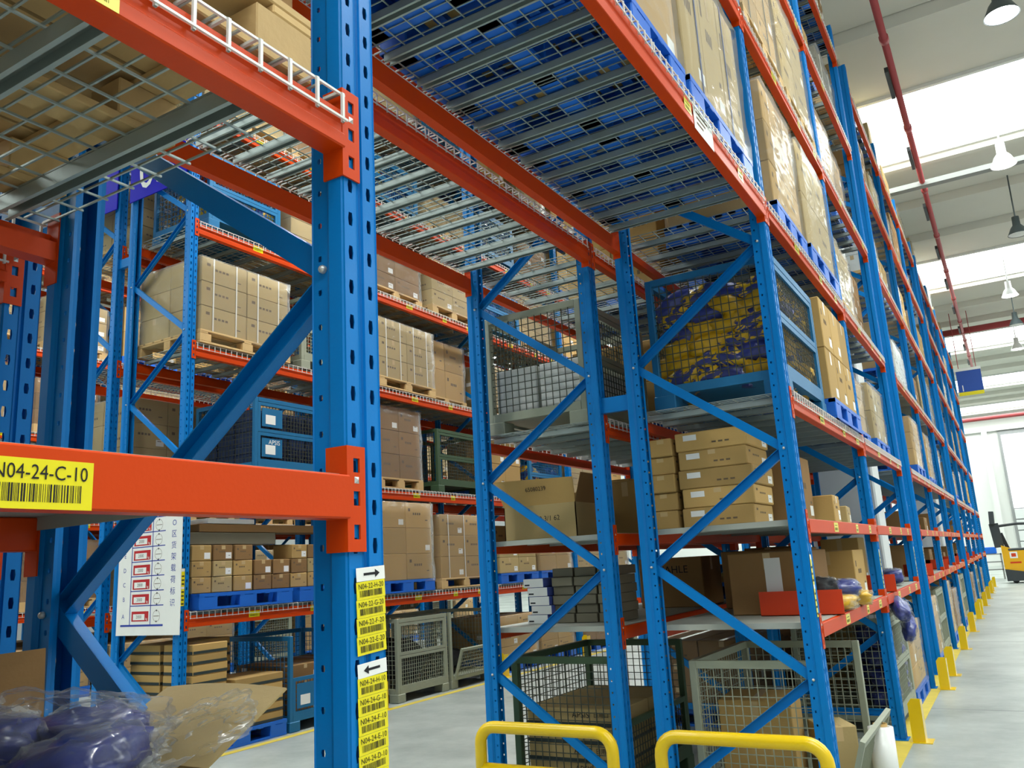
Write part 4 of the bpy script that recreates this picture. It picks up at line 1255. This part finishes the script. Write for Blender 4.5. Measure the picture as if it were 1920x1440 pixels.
ob('flap', flap([(-BW/2, -0.31, BH), (-BW/2, 0.335, BH), (-BW/2-0.01, 0.335, BH+0.205), (-BW/2-0.01, -0.31, BH+0.19)], 0.004, 'cardboard_dark'), bx)
ob('flap', flap([(BW/2, 0.31, BH), (BW/2, -0.31, BH), (BW/2+0.16, -0.31, BH-0.015), (BW/2+0.16, 0.30, BH-0.025)], 0.004, 'cardboard_pale'), bx)
SB = rN.deck_z(0)
def film_lump(seed, s, c, rot, label, m='poly_bag', parent=None):
    me = shared(('crump', m, seed), lambda: lump_mesh(seed, 5, 0.42, 0.25, m, 1.5))
    o = ob('film_bag', me, parent, c, rot)
    o.scale = s
    if parent is None:
        tag(o, label, 'bag', 'film bags in the near carton')
    return o
NB_ = (((-0.40, -0.34, SB+0.10), (0.115, 0.125, 0.070), 1, (0.1, -0.2, 0.4)), ((-0.66, -0.36, SB+0.135), (0.13, 0.15, 0.060), 2, (0, 0.1, 0.9)), ((-0.55, -0.22, SB+0.125), (0.12, 0.10, 0.06), 3, (0.2, 0, 0.2)), ((-0.62, -0.60, SB+0.10), (0.14, 0.13, 0.08), 4, (0, 0.2, 0.5)), ((-0.38, -0.62, SB+0.08), (0.13, 0.12, 0.07), 0, (0, 0, 1.0)))
for i, (c, s, sd, rot) in enumerate(NB_):
    bag(['glossy blue bag nearest the lowered flap in the near open carton', 'dark blue bag against the upright flap in the near open carton', 'blue bag lying between flaps in the near open carton', 'blue bag at left edge in the near open carton', 'blue bag at the bottom corner of the near open carton'][i], c, s, 'bag_blue', sd, rot, 'film bags in the near carton', over='poly_bag')
film_lump(5, (0.21, 0.17, 0.075), (-0.47, -0.30, SB+0.15), (0.1, 0.15, 0.7), 'crumpled clear film bag spread over blue bags in near carton')
film_lump(8, (0.20, 0.20, 0.07), (-0.66, -0.46, SB+0.14), (0.0, -0.1, 0.2), 'crumpled clear film bag at left edge of near carton')
film_lump(9, (0.13, 0.09, 0.05), (-0.34, -0.14, SB+0.135), (0.3, -0.3, 0.5), 'loose clear film bag lying on the lowered flap')

# ------------------------------------------------------------------ yellow protection
def rail_guard(label, x0, x1, y):
    R = thing('guard_rail', label, 'guard rail', (x0, y, 0), 'yellow end guards')
    w, h, r, rb = x1-x0, 0.575, 0.036, 0.10
    pts = [(0, 0, 0.0), (0, 0, h-rb)]
    for i in range(1, 7):
        t = PI/2*i/6
        pts.append((rb-rb*math.cos(t), 0, h-rb+rb*math.sin(t)))
    for i in range(0, 7):
        t = PI/2*i/6
        pts.append((w-rb+rb*math.sin(t), 0, h-rb+rb*math.cos(t)))
    pts.append((w, 0, 0.0))
    ob('hoop', MB().tube(pts, r, 16).mesh('hoop', 'guard_yellow', True), R)
    ob('cross_bar', MB().tube([(0.0, 0, 0.335), (w, 0, 0.335)], r*0.95, 16).mesh('cross_bar', 'guard_yellow', True), R)
    for x in (0, w):
        ob('foot_plate', MB().box(x-0.07, x+0.07, -0.07, 0.07, 0, 0.01).mesh('foot_plate', 'guard_yellow'), R)
rail_guard('yellow tube guard before the rear rack end, left of two', -2.02, -1.13, 3.33)
rail_guard('yellow tube guard before the front rack end, right of two', -0.84, 0.035, 3.33)
def post_guard(label, x, y):
    q = MB()
    h = 0.33
    q.add([(0.055, 0, 0), (0.15, 0, 0), (0.15, 0, h), (0.085, 0, h), (0.055, 0, h-0.04), (0.055, 0.006, 0), (0.15, 0.006, 0), (0.15, 0.006, h), (0.085, 0.006, h), (0.055, 0.006, h-0.04)],
          [(0,1,2,3,4),(9,8,7,6,5),(0,5,6,1),(1,6,7,2),(2,7,8,3),(3,8,9,4),(4,9,5,0)])
    q.box(0.144, 0.15, 0.005, 0.13, 0, h-0.02)
    q.box(0.04, 0.20, -0.03, 0.16, 0, 0.006)
    o = ob('post_guard', q.mesh('post_guard', 'guard_yellow') if ('pg',) not in _mc else _mc[('pg',)], None, (x, y, 0))
    _mc[('pg',)] = o.data
    tag(o, label, 'post guard', 'yellow upright guards')
gi = 0
for Y in YA[3:]+YB+YC+YD:
    post_guard('yellow bent-plate guard before an aisle upright, %s from the tunnel' % ['first', 'second', 'third', 'fourth', 'fifth', 'sixth', 'seventh', 'eighth', 'ninth', 'tenth', 'eleventh', 'twelfth'][gi], 0.0, Y-0.06)
    gi += 1
for i, Y in enumerate(YO[1:4]):
    post_guard('yellow bent-plate guard on the load board rack, %s upright beyond the board' % ORD[i], XO, Y-0.06)
# ------------------------------------------------------------------ load board and row signs on the O rack end
SW, SH_ = 0.93, 1.42
lb = thing('load_board', 'white load board with red tags on the end of the rack', 'sign', (-6.59, 3.93, 1.097))
ob('board', MB().box(0, SW, 0, 0.008, 0, SH_).mesh('board', 'sign_white'), lb)
o_, r_, u_ = (0, 0, 0), (1, 0, 0), (0, 0, 1)
q = MB()
q.rect(o_, r_, u_, SW*0.07, 0.082, SW*0.68, 0.018, 0.001, 0)
for v in (0.215, 0.545):
    q.rect(o_, r_, u_, SW*v, 0.10, 0.010, 1.2, 0.001, 0)
for i in range(8):
    zz = 0.268+0.137*i
    q.rect(o_, r_, u_, SW*0.22, zz, SW*0.53, 0.009, 0.001, 0)
ob('table_lines', q.mesh('table_lines', 'print_blue'), lb)
for i, ch in enumerate('ABCDEFGH'):
    zc = (0.175 if i == 0 else 0.196+0.137*i)
    q = MB().rect(o_, r_, u_, SW*0.25, zc-0.046, SW*0.27, 0.092, 0.001, 0)
    q.rect(o_, r_, u_, SW*0.275, zc-0.034, SW*0.185, 0.055, 0.0014, 1)
    q.text('2000', 0.042, (SW*0.367, 0, zc-0.006), r_, u_, 2, 0.0018)
    q.text('kg', 0.032, (SW*0.49, 0, zc-0.024), r_, u_, 1, 0.0018)
    ob('load_tag', q.mesh('load_tag', ['print_red', 'sign_white', 'print_black']), lb)
    ob('row_letter', MB().text(ch, 0.06, (SW*0.11, 0, zc), r_, u_, 0, 0.001).mesh('row_letter', 'print_blue'), lb)
    q = MB()
    cx, rr_ = SW*0.645, 0.052
    for k in range(20):
        t0, t1 = 2*PI*k/20, 2*PI*(k+1)/20
        q.add([(cx+rr_*math.cos(t), -0.001, zc+rr_*math.sin(t)) for t in (t0, t1)]+[(cx+rr_*0.94*math.cos(t), -0.001, zc+rr_*0.94*math.sin(t)) for t in (t1, t0)], [(3, 2, 1, 0)], 0)
    q.rect(o_, r_, u_, cx-rr_*0.8, zc-0.003, rr_*1.6, 0.005, 0.001, 0)
    for s_ in (-1, 1):
        q.add([(cx-0.010, -0.0012, zc+s_*0.056), (cx+0.010, -0.0012, zc+s_*0.056), (cx, -0.0012, zc+s_*0.036)], [(0, 1, 2) if s_ < 0 else (2, 1, 0)], 1)
    ob('dial_mark', q.mesh('dial_mark', ['print_grey', 'print_black']), lb)
q = MB()
for i, ch in enumerate('O区货架载荷标识'):
    q.text(ch, 0.075, (SW*0.885, 0, 1.02-0.105*i), r_, u_, 0, 0.001)
ob('title', q.mesh('title', 'print_blue'), lb, label='blue vertical Chinese title')
for lab, x0, tx in (('blue row sign numbered 05 on the end of the load board rack', -6.70, '05'), ('blue row sign numbered 06 behind the nearest rear upright', -7.86, '06')):
    sg = thing('row_sign', lab, 'sign', (x0, 3.94, 5.64), 'blue row signs')
    ob('panel', MB().box(0, 0.93, 0, 0.012, 0, 0.62).mesh('panel', 'sign_blue'), sg)
    ob('number', MB().text(tx, 0.62, (0.42, 0, 0.29), r_, u_, 0, 0.002, sx=0.9).mesh('number', 'sign_white'), sg)
# ------------------------------------------------------------------ columns, pipes, lamps
structure('trim_20', MB().box(-1.12, -0.34, 9.45, 10.02, 0, CEIL+0.06, 0, 0.02), 'wall_white')
structure('trim_21', MB().box(-1.12, -0.34, 18.75, 19.3, 0, CEIL+0.06, 0, 0.02), 'wall_white')
fp_ = thing('fire_pipe', 'long red sprinkler pipe hung under the ceiling along the aisle', 'pipe', (0.52, 6, 8.5))
ob('pipe', MB().tube([(0, 0, 0), (0, 34, 0)], 0.05, 12).mesh('pipe', 'pipe_red', True), fp_)
for i in range(11):
    ob('coupling', shared(('coup',), lambda: MB().tube([(0, 0, 0), (0, 0.14, 0)], 0.064, 12).mesh('coupling', 'pipe_red', True)), fp_, (0, 1.5+3.0*i, 0))
    ob('hanger', shared(('hang',), lambda: MB().box(-0.105, -0.052, 0, 0.9, -0.05, 0.03).box(-0.006, 0.006, 0.44, 0.452, 0.05, 0.60).mesh('hanger', 'truck_dark')), fp_, (0, 2.4+3.0*i, 0), kind='stuff')
for i, (y, z, r) in enumerate(((30.3, 8.55, 0.11), (54.3, 8.5, 0.12))):
    o = ob('cross_pipe', MB().tube([(-2, y, z), (9, y, z)], r, 14).mesh('cross_pipe', 'pipe_red', True))
    tag(o, ('thick red pipe crossing the aisle ceiling before the hanging sign', 'thick red pipe crossing the ceiling at the far wall')[i], 'pipe', 'red cross pipes')
o = ob('cable_duct', MB().box(-2, 9, 16.1, 16.28, 8.42, 8.52).mesh('cable_duct', 'pipe_steel'))
tag(o, 'grey cable duct crossing the aisle ceiling', 'duct')
def lamp(label, x, y, lit, z=7.8, watt=LAMP_WATT):
    R = thing('high_bay_lamp', label, 'lamp', (x, y, z), 'high bay lamps over the aisle')
    ob('shade', MB().lathe([(0.20, 0.0), (0.19, 0.02), (0.13, 0.15), (0.075, 0.22), (0.07, 0.40), (0.0, 0.41)], n=24).mesh('shade', 'lamp_shell_white' if lit and y > 12 else 'lamp_shell', True), R)
    ob('cord', MB().tube([(0, 0, 0.40), (0.01, 0, CEIL-z+(0.42 if any(a_ < y < b_ for a_, b_ in bands) else 0.07))], 0.014, 6).mesh('cord', 'lamp_shell_white' if lit else 'lamp_shell'), R)
    ob('diffuser', MB().lathe([(0.0, -0.012), (0.12, -0.008), (0.188, 0.006)], n=24).mesh('diffuser', 'lamp_glow' if lit else 'sign_white', True), R)
    if lit:
        ld = bpy.data.lights.new('lamp_light', 'SPOT')
        ld.energy = watt
        ld.spot_size = 2.4
        ld.spot_blend = 0.8
        ld.shadow_soft_size = 0.18
        lo = bpy.data.objects.new('lamp_light', ld)
        COL.objects.link(lo)
        lo.parent = R
        lo.location = (0, 0, -0.05)
for i, (x, y, lit) in enumerate(((1.87, 9.75, 1), (1.83, 14.55, 1), (2.05, 18.6, 0), (1.86, 23.7, 1), (2.0, 27.4, 0), (2.03, 31.2, 1))):
    lamp('%s high bay lamp over the aisle, %s from the camera' % ('lit' if lit else 'unlit grey', ORD[i]), x, y, lit)
for i, y in enumerate((-4.6, 0.2, 4.9)):
    lamp('lit high bay lamp over the aisle above the camera, %s of three' % ORD[i], 1.9, y, 1)
for i, y in enumerate((1.2, 5.4, 9.6, 13.8, 18.0)):
    lamp('lit high bay lamp over the aisle behind the rear rack, %s of five' % ORD[i], -3.95, y, 1, watt=LAMP_WATT*1.7)
for i, y in enumerate((3.4, 7.6, 11.8, 16.0)):
    lamp('lit high bay lamp over the aisle before the far rack, %s of four' % ORD[i], -9.6, y, 1, watt=LAMP_WATT*1.8)
# hanging aisle sign
hs = thing('hanging_sign', 'blue sign with yellow lower band hanging above the aisle', 'sign', (0.10, 30.0, 6.28))
ob('panel', MB().box(0, 0.74, 0, 0.03, 0.12, 0.84).mesh('panel', 'hang_sign_blue'), hs)
ob('band', MB().box(0, 0.74, -0.002, 0.032, 0, 0.12).mesh('band', 'label_yellow'), hs)
ob('top_rail', MB().box(-0.05, 0.76, -0.01, 0.04, 0.84, 0.93).mesh('top_rail', 'sign_white'), hs)
ob('digit', MB().text('1', 0.30, (0.14, 0, 0.24), r_, u_, 0, 0.003).mesh('digit', 'sign_white'), hs)
for x in (0.1, 0.62):
    ob('hanger', MB().tube([(x, 0.015, 0.93), (x, 0.015, 2.89)], 0.012, 6).mesh('hanger', 'pipe_red'), hs)
# ------------------------------------------------------------------ far end: door, bench, truck
dr = ob('door_1', MB().box(0.95, 5.4, 56.9, 57.0, 0, 7.95).mesh('door_1', 'wall_grey'))
dr['kind'] = 'structure'
ob('daylight_pane', MB().box(1.1, 5.25, 56.84, 56.9, 3.3, 7.7).mesh('daylight_pane', 'daylight_pane'), dr)
for i in range(5):
    ob('door_panel', MB().box(1.1, 5.25, 56.82, 56.9, 0.1+0.64*i, 0.1+0.64*i+0.58, 0, 0.02).mesh('door_panel', 'door_panel'), dr)
o = structure('trim_22', MB().box(-24, 9, 56.75, 57.0, 8.0, 8.3), 'wall_white')
o = structure('trim_23', MB().box(0.1, 0.4, 56.6, 57.0, 0, 8.0), 'wall_white')
fk = thing('reach_truck', 'yellow reach truck with dark base and console mast in the far aisle', 'forklift', (0.45, 33.4, 0))
b = MB().add([(0, 0, 0.42), (1.5, 0, 0.30), (1.5, 0, 1.12), (0.35, 0, 1.18), (0.0, 0, 1.32), (0, 1.1, 0.42), (1.5, 1.1, 0.30), (1.5, 1.1, 1.12), (0.35, 1.1, 1.18), (0.0, 1.1, 1.32)], [(0,1,2,3,4),(9,8,7,6,5),(0,5,6,1),(1,6,7,2),(2,7,8,3),(3,8,9,4),(4,9,5,0)])
ob('body', b.mesh('body', 'truck_yellow'), fk)
ob('hood', MB().box(0.2, 1.5, -0.02, 1.12, 1.12, 1.20, 0, 0.02).mesh('hood', 'truck_dark'), fk)
ob('base', MB().add([(0.02, -0.03, 0.08), (1.52, -0.03, 0.08), (1.52, -0.03, 0.36), (0.55, -0.03, 0.40), (0.0, -0.03, 0.50), (0.02, 1.13, 0.08), (1.52, 1.13, 0.08), (1.52, 1.13, 0.36), (0.55, 1.13, 0.40), (0.0, 1.13, 0.50)], [(0,1,2,3,4),(9,8,7,6,5),(0,5,6,1),(1,6,7,2),(2,7,8,3),(3,8,9,4),(4,9,5,0)]).mesh('base', 'truck_dark'), fk)
ob('emblem', MB().box(0.22, 0.46, -0.006, 0.0, 0.86, 1.08).box(0.27, 0.41, -0.008, -0.006, 0.91, 1.03, 1).mesh('emblem', ['sign_white', 'divider_orange']), fk)
ob('lettering', MB().text('HUBTEX', 0.11, (0.36, -0.001, 0.72), r_, u_).mesh('lettering', 'divider_orange') if False else MB().rect((0, -0.001, 0), r_, u_, 0.20, 0.68, 0.34, 0.06, 0.001).mesh('lettering', 'divider_orange'), fk)
ob('pillar', MB().bar((-0.05, 0.5, 1.25), (-0.12, 0.5, 2.1), 0.34, 0.30).mesh('pillar', 'truck_dark'), fk)
ob('console', MB().bar((-0.16, 0.42, 2.05), (-0.13, 0.48, 2.5), 0.52, 0.16).mesh('console', 'truck_dark'), fk)
ob('arm', MB().tube([(0.0, 0.5, 2.0), (0.6, 0.5, 2.05), (1.3, 0.5, 2.02)], 0.05, 8).mesh('arm', 'truck_dark'), fk)
ob('backrest', MB().bar((0.2, 0.6, 1.2), (0.05, 0.6, 1.75), 0.5, 0.12).mesh('backrest', 'goods_dark'), fk)
for x in (0.28, 0.95, 1.35):
    ob('wheel', MB().tube([(x, -0.02, 0.10), (x, 0.12, 0.10)], 0.10, 16).mesh('wheel', 'rubber', True), fk)
tb = thing('work_bench', 'small grey bench with blue trays beside the far end of aisle', 'bench', (-0.75, 37.4, 0))
for z in (0.35, 0.65, 0.95):
    ob('shelf', MB().box(0, 1.1, 0, 0.7, z, z+0.04).mesh('shelf', 'pipe_steel'), tb)
for x in (0, 1.05):
    for y in (0, 0.65):
        ob('leg', MB().box(x, x+0.05, y, y+0.05, 0, 1.0).mesh('leg', 'pipe_steel'), tb)
ob('tray', MB().box(0.1, 0.95, 0.05, 0.6, 0.99, 1.25, 0, 0.02).mesh('tray', 'pallet_blue'), tb)
# crates at the door
for i, (x, y, z, w, h, m_) in enumerate(((2.2, 50, 0, 1.1, 1.0, 'cardboard'), (3.4, 49, 0, 1.2, 1.2, 'goods_white'), (2.3, 50, 1.0, 0.9, 0.8, 'cardboard_pale'), (3.5, 49, 1.2, 0.9, 0.7, 'cardboard'))):
    carton(('brown carton on floor before the far door', 'white carton on floor before the far door', 'pale carton on top of brown carton before the far door', 'brown carton on top of white carton before the far door')[i], x, x+w, y, y+w, z, z+h, m_, 1)

for b_ in range(6):
    fill(rP2, 'rack behind far rack', b_, (0, 1, 3), ['fx', 'fd', 'fx'], GL)
    floor_goods(rP2, 'rack behind far rack', b_, (('blue', 'cardboard_dark', False), ('wood', 'cardboard', True)), GL)
